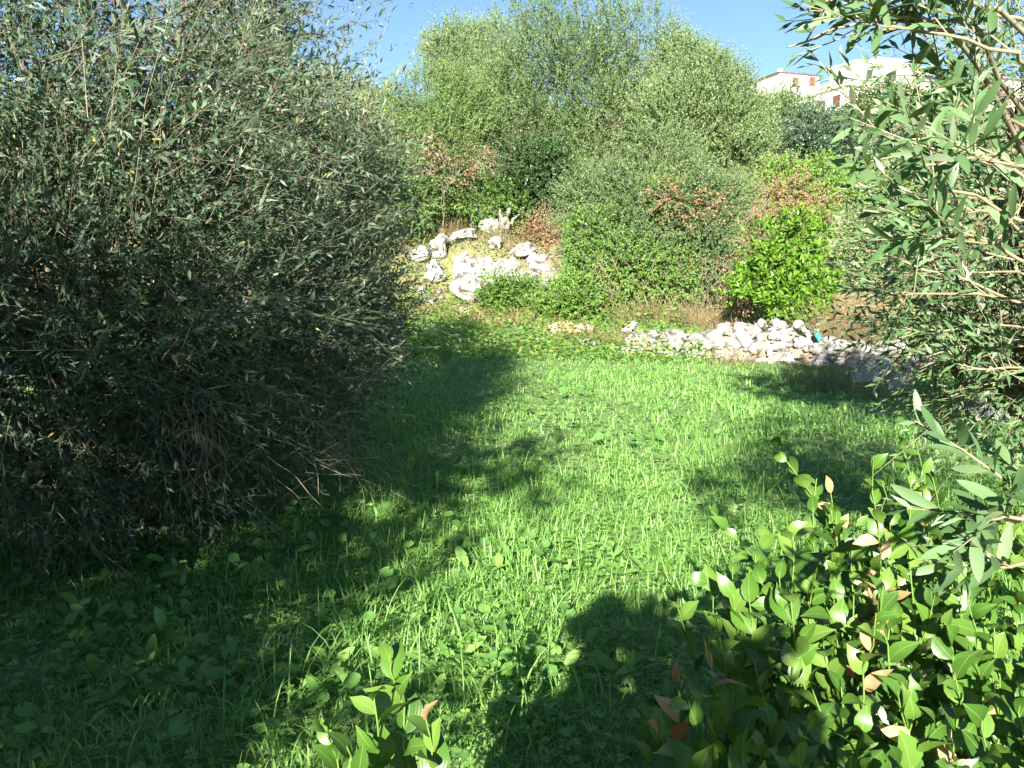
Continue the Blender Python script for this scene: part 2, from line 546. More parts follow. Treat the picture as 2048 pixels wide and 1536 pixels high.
def tree(name, label, cat, base, lobes, count, leaf, k, slen, mat, group=None, twigmat='twig', up=0.35, side=(0, 0, 0), kind=2, bend=(0, 0, -0.2), inner=0.5,
         trunk_r=0.12, stems=1, clump=0.9, gap=-0.35, seed=1.0, sd=0.35, rmean=0.45, twig_r=0.004, spread=0.9, extra=None, own=0, own_kind=4, dead=None, stems_vis=True, flat=1.0, trunkmat='bark', slen_sd=0.3, leaf_up=0.35):
    base = np.asarray(base, float)
    rt = root(name, base, label, cat, group)
    # trunk and limbs
    tb = Bag()
    cen = np.mean([l[0] for l in lobes], axis=0)
    fork = base + (cen - base) * 0.28
    fork[2] = base[2] + max(0.25, (min(l[0][2] for l in lobes) - base[2]) * 0.7)
    FORK[label] = fork
    if stems_vis:
        for s in range(stems):
            off = np.array([rng.normal(0, 0.12), rng.normal(0, 0.12), -0.15]) if stems > 1 else np.array([0, 0, -0.15])
            P, R = curve_limb(base + off, fork + off * np.array([.25, .25, 0]) + np.array([0, 0, .06]), trunk_r * rng.uniform(.8, 1.15), trunk_r * 0.75, wob=0.15)
            V, F = tube_batch(P[None], R[None], 9)
            tb.add(V, F)
        link('trunk', tb.mesh('trunk', M[trunkmat], True), rt, base)
        lb = Bag()
        for c, r in lobes:
            P, R = curve_limb(fork, c, trunk_r * 0.55, 0.018, n=8, wob=0.3, sag=0.05)
            V, F = tube_batch(P[None], R[None], 6)
            lb.add(V, F)
            u = nrm(rng.normal(0, 1, (5, 3)) + np.array([0, 0, up]))
            st = P[rng.integers(4, 8, 5)]
            en = c + u * r * 0.85
            for q in range(5):
                P2, R2 = curve_limb(st[q], en[q], 0.011, 0.003, n=6, wob=0.35, sag=0.04)
                V, F = tube_batch(P2[None], R2[None], 4)
                lb.add(V, F)
        link('branches', lb.mesh('branches', M[trunkmat], True), rt, base)
    # shoots and leaves
    p, d = lobe_shoots(lobes, count, up, side, inner, sd, clump, gap, seed, flat)
    Ls = slen * rng.normal(1, slen_sd, count).clip(0.4, 1.9)
    P = grow(p, d, Ls, 4, bend)
    if extra is not None:
        P = np.concatenate([P, extra])
    far_off = base[1] > 17
    arr = leaves_on(P, k, leaf[0], leaf[1], rmean=rmean, spread=spread, up=leaf_up, rsd=.13 if far_off else .22, nsd=.3 if far_off else .42)
    # nothing within half a metre of the viewpoint
    ok = np.linalg.norm(arr[0] - np.array([0, 0, CAM_H]), axis=1) > 0.55
    arr = tuple(a[ok] for a in arr)
    if own:
        arr = split_leaves(arr, rt, base, M[mat], own_kind, own)
    V, F, R = leaf_batch(*arr, kind)
    fo = link('foliage', mesh_np('foliage', V, F, R, M[mat], kind != 2), rt, base)
    fo['kind'] = 'stuff'
    if twig_r:
        Q = P[:, ::2] if base[1] < 12 else P[::3, ::2]
        rad = np.linspace(twig_r, twig_r * 0.4, Q.shape[1])[None, :] * np.ones((len(Q), 1))
        V, F = tube_batch(Q, rad, 3)
        tw = link('twigs', mesh_np('twigs', V, F, None, M[twigmat], True), rt, base)
        tw['kind'] = 'stuff'
    return rt


def on_ground(x, y, dz=0.0):
    return np.array([x, y, float(height(x, y)) + dz])


# ------------------------------------------------------------------ ground
def make_ground():
    xs = np.unique(np.concatenate([np.linspace(-420, -30, 40), np.linspace(-30, -10, 30), np.linspace(-10, 14, 64), np.linspace(14, 40, 40), np.linspace(40, 420, 40)]))
    ys = np.unique(np.concatenate([np.linspace(-120, -10, 20), np.linspace(-10, 0.5, 20), np.linspace(0.5, 30, 80), np.linspace(30, 140, 60), np.linspace(140, 900, 30)]))
    X, Y = np.meshgrid(xs, ys)
    Z = height(X, Y)
    V = np.stack([X.ravel(), Y.ravel(), Z.ravel()], 1)
    nx, ny = len(xs), len(ys)
    i = np.arange(nx * ny).reshape(ny, nx)
    F = np.stack([i[:-1, :-1].ravel(), i[:-1, 1:].ravel(), i[1:, 1:].ravel(), i[1:, :-1].ravel()], 1)
    me = mesh_np('ground', V, F, None, ground_mat(), True)
    dry = (sstep(17.0, 20.5, Y + 0.8 * np.sin(X * 1.7)) * (0.75 + 0.25 * np.sin(X * 0.9))).ravel()
    a = me.attributes.new('dry', 'FLOAT', 'POINT')
    a.data.foreach_set('value', dry.astype(np.float32))
    o = link('ground', me)
    o['kind'] = 'structure'
    o['label'] = 'grassy ground rising to a terraced bank and hillside'


make_ground()


# ------------------------------------------------------------------ rocks
def rock_mesh(name, seed, mat, sub=2, rough=0.28, ang=0.5):
    bm = bmesh.new()
    bmesh.ops.create_icosphere(bm, subdivisions=sub, radius=1.0)
    r = np.random.default_rng(seed)
    planes = [(nrm(r.normal(0, 1, 3)), r.uniform(0.55, 0.9)) for _ in range(9)]
    for v in bm.verts:
        p = np.array(v.co)
        for n_, h in planes:           # cut flat faces into the lump
            dd = p @ n_ - h
            if dd > 0:
                p = p - n_ * dd * (0.5 + ang)
        q = p[None] + seed
        p = p * (1 + rough * 0.6 * noise3(q, 2.3, seed)[0] + rough * 0.4 * noise3(q, 5.1, seed)[0] + (rough * 0.3 * noise3(q, 11.0, seed)[0] if sub > 2 else 0))
        v.co = p
    me = bpy.data.meshes.new(name)
    bm.to_mesh(me)
    bm.free()
    me.materials.append(mat)
    return me


def rock(label, px, py, rx, ry, D, mat='stone', seed=1, depth=0.9, group=None, sub=4, tilt=0.3, name='boulder', sink=True):
    p = at(px, py, D)
    o = link(name, rock_mesh(name, seed, M[mat], sub))
    s = mpp(D)
    hz = ry * s * 1.15
    if sink:                                  # keep its foot in the soil
        g = float(height(p[0], p[1]))
        low = p[2] - hz
        if low > g - 0.03:
            hz = (p[2] + hz - (g - 0.06)) / 2
            p[2] = g - 0.06 + hz
    o.location = p
    o.scale = (rx * s * 1.15, max(rx, ry) * s * depth, hz)
    rr = np.random.default_rng(seed + 100)
    o.rotation_euler = (rr.normal(0, tilt * 0.4), rr.normal(0, tilt * 0.4), rr.uniform(0, 0.5))
    tag(o, label, 'rock', group)
    return o


G_OUT = 'limestone rocks of the bank'
rock('largest white limestone boulder in the middle of the bank', 962, 545, 42, 36, 20.6, seed=3, group=G_OUT)
rock('white boulder at the lower left foot of the largest bank boulder', 932, 577, 30, 20, 20.0, seed=5, group=G_OUT)
rock('white rock just right of the largest bank boulder above the bramble mound', 1018, 545, 25, 26, 20.6, seed=8, group=G_OUT)
rock('pale rounded boulder at the upper right of the bank', 1084, 540, 30, 24, 20.8, seed=13, group=G_OUT)
rock('white boulder low on the bank between the two bramble mounds', 1066, 588, 30, 24, 19.9, seed=21, group=G_OUT)
rock('small pale rock under the upper right bank boulder', 1100, 566, 14, 13, 20.2, seed=34, group=G_OUT)
rock('small white rock above the upper right bank boulder', 1062, 518, 13, 12, 21.4, seed=35, group=G_OUT)
rock('flat white rock on the upper bank, right of the dry grass tuft', 1042, 502, 26, 13, 21.8, seed=36, group=G_OUT)
rock('small upright white rock on the upper bank above the largest boulder', 990, 490, 12, 16, 22.0, seed=37, group=G_OUT)
rock('long flat white rock along the top edge of the bank', 930, 474, 34, 11, 22.4, seed=38, group=G_OUT)
rock('white rock half hidden by olive twigs, left on the upper bank', 876, 492, 22, 20, 21.8, seed=39, group=G_OUT)
rock('white rock half hidden by olive twigs, left and low on the bank', 870, 540, 17, 20, 20.9, seed=40, group=G_OUT)
rock('pale rock between the olive twigs and the largest boulder', 922, 520, 13, 16, 21.2, seed=41, group=G_OUT)
rock('pale rock at far left of the bank behind olive twigs', 838, 508, 20, 13, 21.6, seed=42, group=G_OUT)
rock('small flat pale stone lying in the grass left of the bramble mound', 924, 622, 16, 6, 18.6, seed=43, group=G_OUT)
rock('tan boulder in dappled light behind the left olive tree', 778, 645, 38, 26, 13.4, mat='soilstone', seed=44)
rock('small white upright stone high on the bank under the yellow-green shrub', 946, 380, 9, 14, 23.4, seed=45, sink=False)
rock('pale stone block beside the grey stump on the bank', 978, 450, 18, 11, 22.9, mat='stone2', seed=46)
rock('small white stone in the grass before the earthy ledge', 1168, 688, 13, 9, 15.9, seed=47)
rock('tiny white stone next to the small one before the earthy ledge', 1192, 690, 7, 6, 15.8, seed=48)
rock('white block standing at the left end of the rubble wall', 1263, 661, 16, 17, 16.3, seed=49)
rock('large grey-white boulder in shade before the right end of the rubble wall', 1742, 748, 44, 30, 10.9, mat='stone2', seed=50)
rock('small pale boulder right beside the large shaded boulder', 1800, 770, 26, 20, 10.4, mat='stone2', seed=51)
rock('grey boulder at right under the near olive branches', 1955, 790, 34, 20, 8.9, mat='stone2', seed=52)
rock('flat grey rock low in shade beneath the near olive', 1985, 822, 30, 9, 8.4, mat='stone2', seed=53)

for i in range(26):
    px, D = rng.uniform(840, 1130), rng.uniform(19.6, 22.6)
    x_ = (px - 1024) / FPX * D
    z_ = float(height(x_, D))
    sz = rng.uniform(.06, .2)
    o = link('rock', rock_mesh('rock', 300 + i, M['stone'], 3))
    o.location = (x_, D, z_ + sz * .2)
    o.scale = (sz * 1.3, sz, sz * .8)
    o.rotation_euler = (rng.normal(0, .4), rng.normal(0, .4), rng.uniform(0, 6))
    tag(o, 'small pale stone scattered among the weeds between the bank boulders', 'rock', 'small stones of the bank')

# earthy ledge in front of the second bramble mound
for i, (px, py, rx, ry, lab) in enumerate([(1122, 662, 28, 18, 'brown earthy rock at the left end of the ledge under the brambles'), (1178, 664, 40, 11, 'flat brown rock in the middle of the ledge under the brambles'), (1222, 668, 28, 12, 'flat brown rock at the right end of the ledge by the white block')]):
    rock(lab, px, py, rx, ry, 16.9, mat='soilstone', seed=60 + i, group='earthy ledge rocks')

# rubble wall
WP = np.array([[1262, 15.7, .14], [1310, 15.5, .20], [1390, 15.2, .24], [1440, 14.9, .50], [1520, 14.5, .62], [1600, 14.0, .62], [1660, 13.4, .40], [1720, 12.9, .36], [1790, 12.4, .36], [1880, 11.8, .32]])


def wall_point(t):
    k = np.linspace(0, 1, len(WP))
    px, D, H = np.interp(t, k, WP[:, 0]), np.interp(t, k, WP[:, 1]), np.interp(t, k, WP[:, 2])
    return np.array([(px - 1024) / FPX * D * 1.0, D, 0.0]), H


wb, _ = wall_point(0.5)
wb[2] = float(height(wb[0], wb[1]))
wall = root('rubble_wall', wb, 'long collapsed wall of white limestone rubble across the back of the meadow', 'stone wall')
wall['kind'] = 'thing'
stone_meshes = [rock_mesh('stone', 200 + i, M['stone'], 2, 0.3) for i in range(12)] + [rock_mesh('stone', 230 + i, M['stone2'], 2, 0.3) for i in range(2)]
# earth core
cb = Bag()
ts = np.linspace(0, 1, 40)
prof = [(-.62, -.15), (-.42, .5), (-.15, .86), (.15, .86), (.5, .45), (.8, -.15)]
CV = []
for t in ts:
    p, H = wall_point(t)
    q, _ = wall_point(min(1, t + 0.02))
    q0, _ = wall_point(max(0, t - 0.02))
    dirv = nrm(q - q0)
    side = np.array([-dirv[1], dirv[0], 0])
    g = float(height(p[0], p[1]))
    for (w, h) in prof:
        v = p + side * w * 0.8
        v[2] = g + h * H * 0.85 + (0 if h < 0 else rng.normal(0, 0.02))
        CV.append(v)
CV = np.array(CV)
n = len(prof)
idx = np.arange(len(CV)).reshape(len(ts), n)
F = np.stack([idx[:-1, :-1].ravel(), idx[1:, :-1].ravel(), idx[1:, 1:].ravel(), idx[:-1, 1:].ravel()], 1)
link('earth_core', mesh_np('earth_core', CV, F, None, M['soilstone'], True), wall, wb)
for i in range(290):
    t = rng.random()
    p, H = wall_point(t)
    q, _ = wall_point(min(1, t + 0.02))
    q0, _ = wall_point(max(0, t - 0.02))
    dirv = nrm(q - q0)
    side = np.array([-dirv[1], dirv[0], 0])
    if side[1] > 0:
        side = -side                       # towards the meadow
    w = rng.uniform(-0.42, 0.78)
    hz = H * max(0, 1 - (abs(w) / 0.62) ** 1.8) if w < 0.62 else 0.0
    size = rng.uniform(0.05, 0.125) * (1.35 if rng.random() < .2 else 1.0)
    o = link('stone', stone_meshes[rng.integers(0, len(stone_meshes))], wall, wb)
    v = p + side * w * 0.85
    v[2] = float(height(v[0], v[1])) + hz * rng.uniform(0.8, 1.02) + size * 0.15
    o.location = v
    o.scale = (size * rng.uniform(.9, 1.5), size * rng.uniform(.8, 1.2), size * rng.uniform(.6, .95))
    o.rotation_euler = (rng.normal(0, .4), rng.normal(0, .4), rng.uniform(0, 6.28))

# chips and small stones filling the heap
fb = Bag()
bmc = bmesh.new()
bmesh.ops.create_icosphere(bmc, subdivisions=1, radius=1.0)
CVt = np.array([v.co for v in bmc.verts])
CFt = np.array([[v.index for v in f.verts] for f in bmc.faces])
bmc.free()
for i in range(650):
    t = rng.random()
    p, H = wall_point(t)
    q, _ = wall_point(min(1, t + 0.02))
    q0, _ = wall_point(max(0, t - 0.02))
    dirv = nrm(q - q0)
    side = np.array([dirv[1], -dirv[0], 0])
    w = rng.uniform(-0.5, 0.95)
    hz = H * max(0, 1 - (abs(w) / 0.62) ** 1.8) if abs(w) < 0.62 else 0.0
    v = p + side * w * 0.85
    v[2] = float(height(v[0], v[1])) + hz * .9 + .02
    fb.add(v + CVt * rng.uniform(.6, 1.3, (len(CVt), 1)) * rng.uniform(.025, .06) * np.array([1.2, 1, .8]), CFt)
ch = link('stone_chips', fb.mesh('stone_chips', M['stone']), wall, wb)
ch['kind'] = 'stuff'

# turquoise plastic piece and pole on the wall
a, b = at(1612, 650, 13.75), at(1682, 698, 13.0)
P, R = curve_limb(a, b, 0.028, 0.022, wob=0.03)
pb = Bag()
V, F = tube_batch(P[None], R[None], 8)
pb.add(V, F)
tag(link('wooden_pole', pb.mesh('wooden_pole', M['darkpole'], True)), 'thin dark pole leaning over the right shoulder of the rubble wall', 'pole')
a, b = at(1630, 663, 13.35), at(1641, 681, 13.2)
P = np.array([a, a * .66 + b * .34, a * .33 + b * .67, b])
pb = Bag()
V, F = tube_batch(P[None], np.array([[.03, .042, .042, .038]]), 12)
pb.add(V, F)
tq = link('plastic_canister', pb.mesh('plastic_canister', M['turquoise'], True))
bv = tq.modifiers.new('thickness', 'SOLIDIFY')
bv.thickness = 0.006
tag(tq, 'small turquoise plastic piece lying on the rubble wall beside the dark pole', 'plastic piece')

# grey stump
sb = Bag()
for (a, b, r0, r1) in [(at(1000, 452, 23.0), at(1022, 405, 23.0), .16, .05), (at(1005, 450, 23.1), at(1000, 418, 23.0), .12, .03), (at(1010, 450, 22.9), at(1040, 428, 22.9), .10, .02)]:
    a[2] -= 0.15
    P, R = curve_limb(a, b, r0, r1, wob=.25)
    V, F = tube_batch(P[None], R[None], 8)
    sb.add(V, F)
tag(link('tree_stump', sb.mesh('tree_stump', M['deadwood'], True)), 'weathered grey broken stump at the foot of the central wild olive', 'stump')


# ------------------------------------------------------------------ house on the hill
def house():
    c0 = np.array([43.6, 110.0])
    u = nrm(np.array([6.0, 2.1]))            # along the front
    v = np.array([-u[1], u[0]])              # away from the viewer
    zb = float(height(c0[0], c0[1])) - 1.0
    base = (c0[0], c0[1], zb)
    rt = root('white_house', base, 'large white house with brown shutters and terracotta roof edge on the hill', 'house')

    def box(name, u0, u1, v0, v1, z0, z1, mat, parent=rt):
        pts = []
        for (a, b) in ((u0, v0), (u1, v0), (u1, v1), (u0, v1)):
            q = c0 + u * a + v * b
            pts.append((q[0] - base[0], q[1] - base[1]))
        V = [(x, y, z0 - zb - 1.2) for x, y in pts] + [(x, y, z1 - zb - 1.2) for x, y in pts]
        F = [(0, 3, 2, 1), (4, 5, 6, 7), (0, 1, 5, 4), (1, 2, 6, 5), (2, 3, 7, 6), (3, 0, 4, 7)]
        me = bpy.data.meshes.new(name)
        me.from_pydata(V, [], F)
        me.update()
        me.materials.append(M[mat])
        return link(name, me, parent)

    box('wall', 0, 15.5, 0, 7.0, zb, 26.6, 'plaster')                 # main lower block
    box('cornice', -.35, 15.9, -.35, 7.35, 26.6, 27.0, 'cornice')
    box('parapet', -.1, 15.6, -.1, 7.1, 27.0, 27.5, 'plaster')
    box('wall', 3.2, 16.2, 2.2, 7.0, 27.52, 30.3, 'plaster')          # upper block
    box('roof', 2.9, 16.5, 1.9, 7.3, 30.3, 30.5, 'cornice')
    box('wall', 8.5, 14.0, 4.0, 7.0, 30.52, 31.8, 'plaster')
    # balcony on the front
    box('balcony', 4.5, 12, -1.4, -0.002, 23.6, 24.0, 'cornice')
    box('balcony_parapet', 4.5, 12, -1.4, -1.25, 24.002, 24.95, 'plaster')
    # shuttered windows of the side wall (facing left) and of the front

    def window(parent_face, a, z0, w, h):
        if parent_face == 'side':
            fr = box('window', -0.05, 0.01, a - .1, a + w + .1, z0 - .1, z0 + h + .1, 'cornice')
            box('shutter', -0.11, -0.052, a, a + w / 2 - .02, z0, z0 + h, 'shutter', fr)
            box('shutter', -0.11, -0.052, a + w / 2 + .02, a + w, z0, z0 + h, 'shutter', fr)
        else:
            fr = box('window', a - .1, a + w + .1, -0.05, 0.01, z0 - .1, z0 + h + .1, 'cornice')
            box('shutter', a, a + w / 2 - .02, -0.11, -0.052, z0, z0 + h, 'shutter', fr)
            box('shutter', a + w / 2 + .02, a + w, -0.11, -0.052, z0, z0 + h, 'shutter', fr)
    window('side', 1.0, 24.2, 1.3, 1.5)
    window('side', 3.9, 24.0, 1.5, 1.5)
    for a in (2.0, 6.2, 10.2, 13.2):
        window('front', a, 24.2, 1.2, 1.5)
    for a in (5.0, 9.0, 13.0):
        fr = box('window', a, a + 1.2, 2.12, 2.21, 28.2, 29.6, 'cornice')
        box('pane', a + .12, a + 1.08, 2.07, 2.118, 28.32, 29.48, 'glassdark', fr)
    # terrace rail
    for i in range(9):
        box('rail_post', 0.1 + i * 0.36, 0.16 + i * 0.36, 0.1, 0.16, 27.502, 28.3, 'rail')
    box('rail', 0.05, 3.1, 0.08, 0.18, 28.302, 28.38, 'rail')
    # back block with its low terracotta roof, farther left
    zt = 29.7
    bw = box('wall', -4.3, 2.4, 8.2, 15.0, zb, zt, 'plaster')
    Vr = []
    for (a, b, z) in ((-4.7, 7.8, zt + .02), (2.8, 7.8, zt + .02), (2.8, 15.4, zt + .02), (-4.7, 15.4, zt + .02), (-2.6, 10.4, zt + .7), (2.8, 10.4, zt + .7), (2.8, 12.8, zt + .7), (-2.6, 12.8, zt + .7)):
        q = c0 + u * a + v * b
        Vr.append((q[0] - base[0], q[1] - base[1], z - zb - 1.2))
    me = bpy.data.meshes.new('roof')
    me.from_pydata(Vr, [], [(0, 3, 2, 1), (4, 5, 6, 7), (0, 1, 5, 4), (1, 2, 6, 5), (2, 3, 7, 6), (3, 0, 4, 7)])
    me.materials.append(M['tile'])
    rf = link('roof', me, rt)
    box('chimney', -2.2, -1.7, 11.0, 11.6, zt + .71, zt + 1.3, 'plaster', rf)
    for a, z in ((-2.2, 27.9), (0.6, 28.2)):
        fr = box('window', a - .1, a + 1.1, 8.13, 8.21, z - .1, z + 1.4, 'cornice')
        box('shutter', a, a + .48, 8.07, 8.128, z, z + 1.3, 'shutter', fr)
        box('shutter', a + .52, a + 1.0, 8.07, 8.128, z, z + 1.3, 'shutter', fr)
    fr = box('door', -2.9, -1.7, 8.13, 8.21, 23.2, 25.4, 'cornice')
    box('pane', -2.8, -1.8, 8.07, 8.128, 23.2, 25.3, 'glassdark', fr)


house()


def small_house(label, x, y, w, d, zt, yaw, roofmat='tile'):
    zb = float(height(x, y)) - 0.6
    rt = root('hill_house', (x, y, zb), label, 'house', 'smaller houses on the hill')
    rt.rotation_euler = (0, 0, yaw)

    def box(name, x0, x1, y0, y1, z0, z1, mat, parent=rt):
        V = [(x0, y0, z0), (x1, y0, z0), (x1, y1, z0), (x0, y1, z0), (x0, y0, z1), (x1, y0, z1), (x1, y1, z1), (x0, y1, z1)]
        me = bpy.data.meshes.new(name)
        me.from_pydata(V, [], [(0, 3, 2, 1), (4, 5, 6, 7), (0, 1, 5, 4), (1, 2, 6, 5), (2, 3, 7, 6), (3, 0, 4, 7)])
        me.materials.append(M[mat])
        return link(name, me, parent)
    H = zt - zb
    box('wall', -w / 2, w / 2, -d / 2, d / 2, 0, H, 'plaster')
    me = bpy.data.meshes.new('roof')
    a, b = w / 2 + .4, d / 2 + .4
    me.from_pydata([(-a, -b, H + .01), (a, -b, H + .01), (a, b, H + .01), (-a, b, H + .01), (-a, 0, H + 1.3), (a, 0, H + 1.3)], [], [(0, 3, 2, 1), (0, 1, 5, 4), (2, 3, 4, 5), (0, 4, 3), (1, 2, 5)])
    me.materials.append(M[roofmat])
    link('roof', me, rt)
    for i in range(3):
        xx = -w / 2 + (i + .5) * w / 3
        fr = box('window', xx - .6, xx + .6, -d / 2 - .05, -d / 2 + .01, H - 2.4, H - 0.9, 'cornice')
        box('shutter', xx - .5, xx - .02, -d / 2 - .11, -d / 2 - .052, H - 2.3, H - 1.0, 'shutter', fr)
        box('shutter', xx + .02, xx + .5, -d / 2 - .11, -d / 2 - .052, H - 2.3, H - 1.0, 'shutter', fr)


small_house('small white house at far right behind the near olive leaves', 66, 112, 11, 8, 25.5, 0.25)
small_house('pinkish-roofed house glimpsed through the left olive crown', -36, 118, 14, 9, 27.0, -0.2)

# ------------------------------------------------------------------ background trees and shrubs
GW = 'wild olives on the terrace'
b = on_ground(*at(1105, 430, 26.0)[:2])
tree('wild_olive_tree', 'tall central wild olive with the highest crown on the terrace', 'tree', b,
     [lob(1130, 240, 170, 26), lob(1050, 110, 95, 26.5), lob(1160, 85, 105, 26), lob(1265, 110, 95, 26.2), lob(1050, 320, 105, 25), lob(1010, 210, 85, 26), lob(1225, 300, 130, 25.5), lob(1090, 390, 70, 24.6), lob(1320, 150, 75, 26.5), lob(1110, 150, 110, 26.2), lob(1210, 190, 110, 26.0)],
     8600, (.076, .038), 16, .5, 'olive_far', GW, up=.6, inner=.5, bend=(0, 0, .25), trunk_r=.2, clump=.75, gap=-.75, seed=2.0, twig_r=.0035, twigmat='twig_light', rmean=.36)
b = on_ground(*at(925, 330, 30)[:2])
tree('wild_olive_tree', 'slender pale wild olive standing farther back at the left of the group', 'tree', b,
     [lob(897, 95, 42, 30), lob(880, 120, 32, 30), lob(935, 130, 66, 30), lob(985, 110, 55, 30), lob(960, 190, 80, 29.5), lob(890, 180, 36, 29.5)],
     3000, (.09, .040), 15, .6, 'olive_far', GW, up=.6, inner=.4, trunk_r=.15, clump=.9, gap=-.6, seed=5.0, twig_r=.0035, twigmat='twig_light', rmean=.6, bend=(0, 0, .1))
b = on_ground(*at(1440, 400, 24.4)[:2])
tree('wild_olive_tree', 'rounded pale wild olive at the right of the terrace group', 'tree', b,
     [lob(1400, 235, 108, 24.5), lob(1437, 165, 46, 24.5), lob(1448, 250, 76, 24.2), lob(1375, 175, 80, 25), lob(1503, 295, 34, 24), lob(1340, 260, 90, 24), lob(1470, 310, 58, 23.6), lob(1360, 110, 36, 25.3)],
     5400, (.076, .038), 16, .5, 'olive_far', GW, up=.65, inner=.5, bend=(0, 0, .25), trunk_r=.17, clump=.8, gap=-.7, seed=9.0, twig_r=.0035, twigmat='twig_light', rmean=.52)
GS = 'shrubs of the overgrown bank'
b = on_ground(*at(880, 340, 23.6)[:2])
tree('broad_shrub', 'yellow-green feathery shrub left of the central wild olive', 'shrub', b,
     [lob(872, 225, 72, 23.6), lob(825, 265, 55, 23.4), lob(925, 235, 62, 24), lob(800, 300, 45, 23), lob(880, 300, 70, 23), lob(770, 235, 45, 24)],
     3000, (.075, .035), 16, .6, 'yellowgreen', GS, up=.8, inner=.4, bend=(0, 0, .2), trunk_r=.07, stems=3, seed=12.0, twig_r=.0035, twigmat='twig_light', rmean=.5)
b = on_ground(*at(1300, 560, 19.4)[:2])
tree('broad_shrub', 'big grey-green thicket shrub in front of the right wild olive, dead stems below', 'shrub', b,
     [lob(1300, 440, 120, 19.6), lob(1205, 415, 80, 20), lob(1395, 440, 85, 19.6), lob(1250, 520, 90, 19), lob(1375, 530, 85, 18.8), lob(1450, 430, 60, 19.8), lob(1320, 350, 80, 20.5), lob(1190, 500, 50, 19.4), lob(1440, 520, 45, 18.8)],
     5300, (.073, .037), 16, .5, 'olive_far', GS, up=.4, inner=.5, bend=(0, 0, -.1), trunk_r=.07, stems=4, seed=15.0, twig_r=.0035, twigmat='twig_light', rmean=.3, clump=1.2, gap=-.2)
b = on_ground(*at(1290, 590, 18.6)[:2])
tree('bramble_shrub', 'green bramble sprawling over the lower front of the thicket shrub', 'shrub', b,
     [lob(1190, 470, 45, 18.9), lob(1260, 540, 60, 18.3), lob(1180, 540, 40, 18.6), lob(1340, 560, 50, 18.2), lob(1330, 400, 30, 18.9)],
     1500, (.075, .05), 10, .4, 'bramble', GS, up=.2, inner=.4, trunk_r=.02, stems=3, seed=17.0, twig_r=.004, rmean=.45)
b = on_ground(*at(650, 330, 27)[:2])
tree('broad_shrub', 'pale olive shrub seen past the left olive crown', 'shrub', b,
     [lob(700, 210, 50, 27), lob(640, 210, 60, 27), lob(745, 240, 50, 26.5), lob(580, 230, 70, 27), lob(700, 290, 70, 26), lob(520, 260, 70, 27), lob(620, 300, 80, 26)],
     2400, (.08, .034), 14, .6, 'olive_far', GS, up=.8, inner=.4, trunk_r=.08, stems=2, seed=19.0, twig_r=.0035, twigmat='twig_light', rmean=.7)
b = on_ground(*at(1565, 640, 15.6)[:2])
b[2] -= .05
tree('broad_leaf_shrub', 'bright green broad-leaved shrub behind the rubble wall', 'shrub', b,
     [lob(1565, 500, 62, 15.8), lob(1540, 575, 62, 15.4), lob(1600, 575, 52, 15.5), lob(1505, 590, 35, 15.3), lob(1618, 470, 30, 15.9), lob(1585, 620, 35, 15.2), lob(1530, 470, 30, 15.9), lob(1630, 600, 28, 15.4)],
     950, (.135, .06), 9, .3, 'bright', GS, up=.5, inner=.55, kind=4, trunk_r=.03, stems=4, seed=23.0, twig_r=.005, spread=1.1, own=280, own_kind=4, clump=2.0, gap=-.35, rmean=.5, leaf_up=.8)
b = on_ground(*at(1650, 330, 40)[:2])
tree('carob_tree', 'dark blue-green evergreen tree below the white house', 'tree', b,
     [lob(1640, 265, 48, 40), lob(1685, 290, 45, 40), lob(1612, 245, 34, 40), lob(1730, 300, 45, 40), lob(1625, 305, 35, 39.5), lob(1780, 300, 50, 41)],
     1500, (.15, .075), 12, .6, 'carob', None, up=.3, inner=.5, trunk_r=.2, seed=27.0, twig_r=.008, rmean=.45)
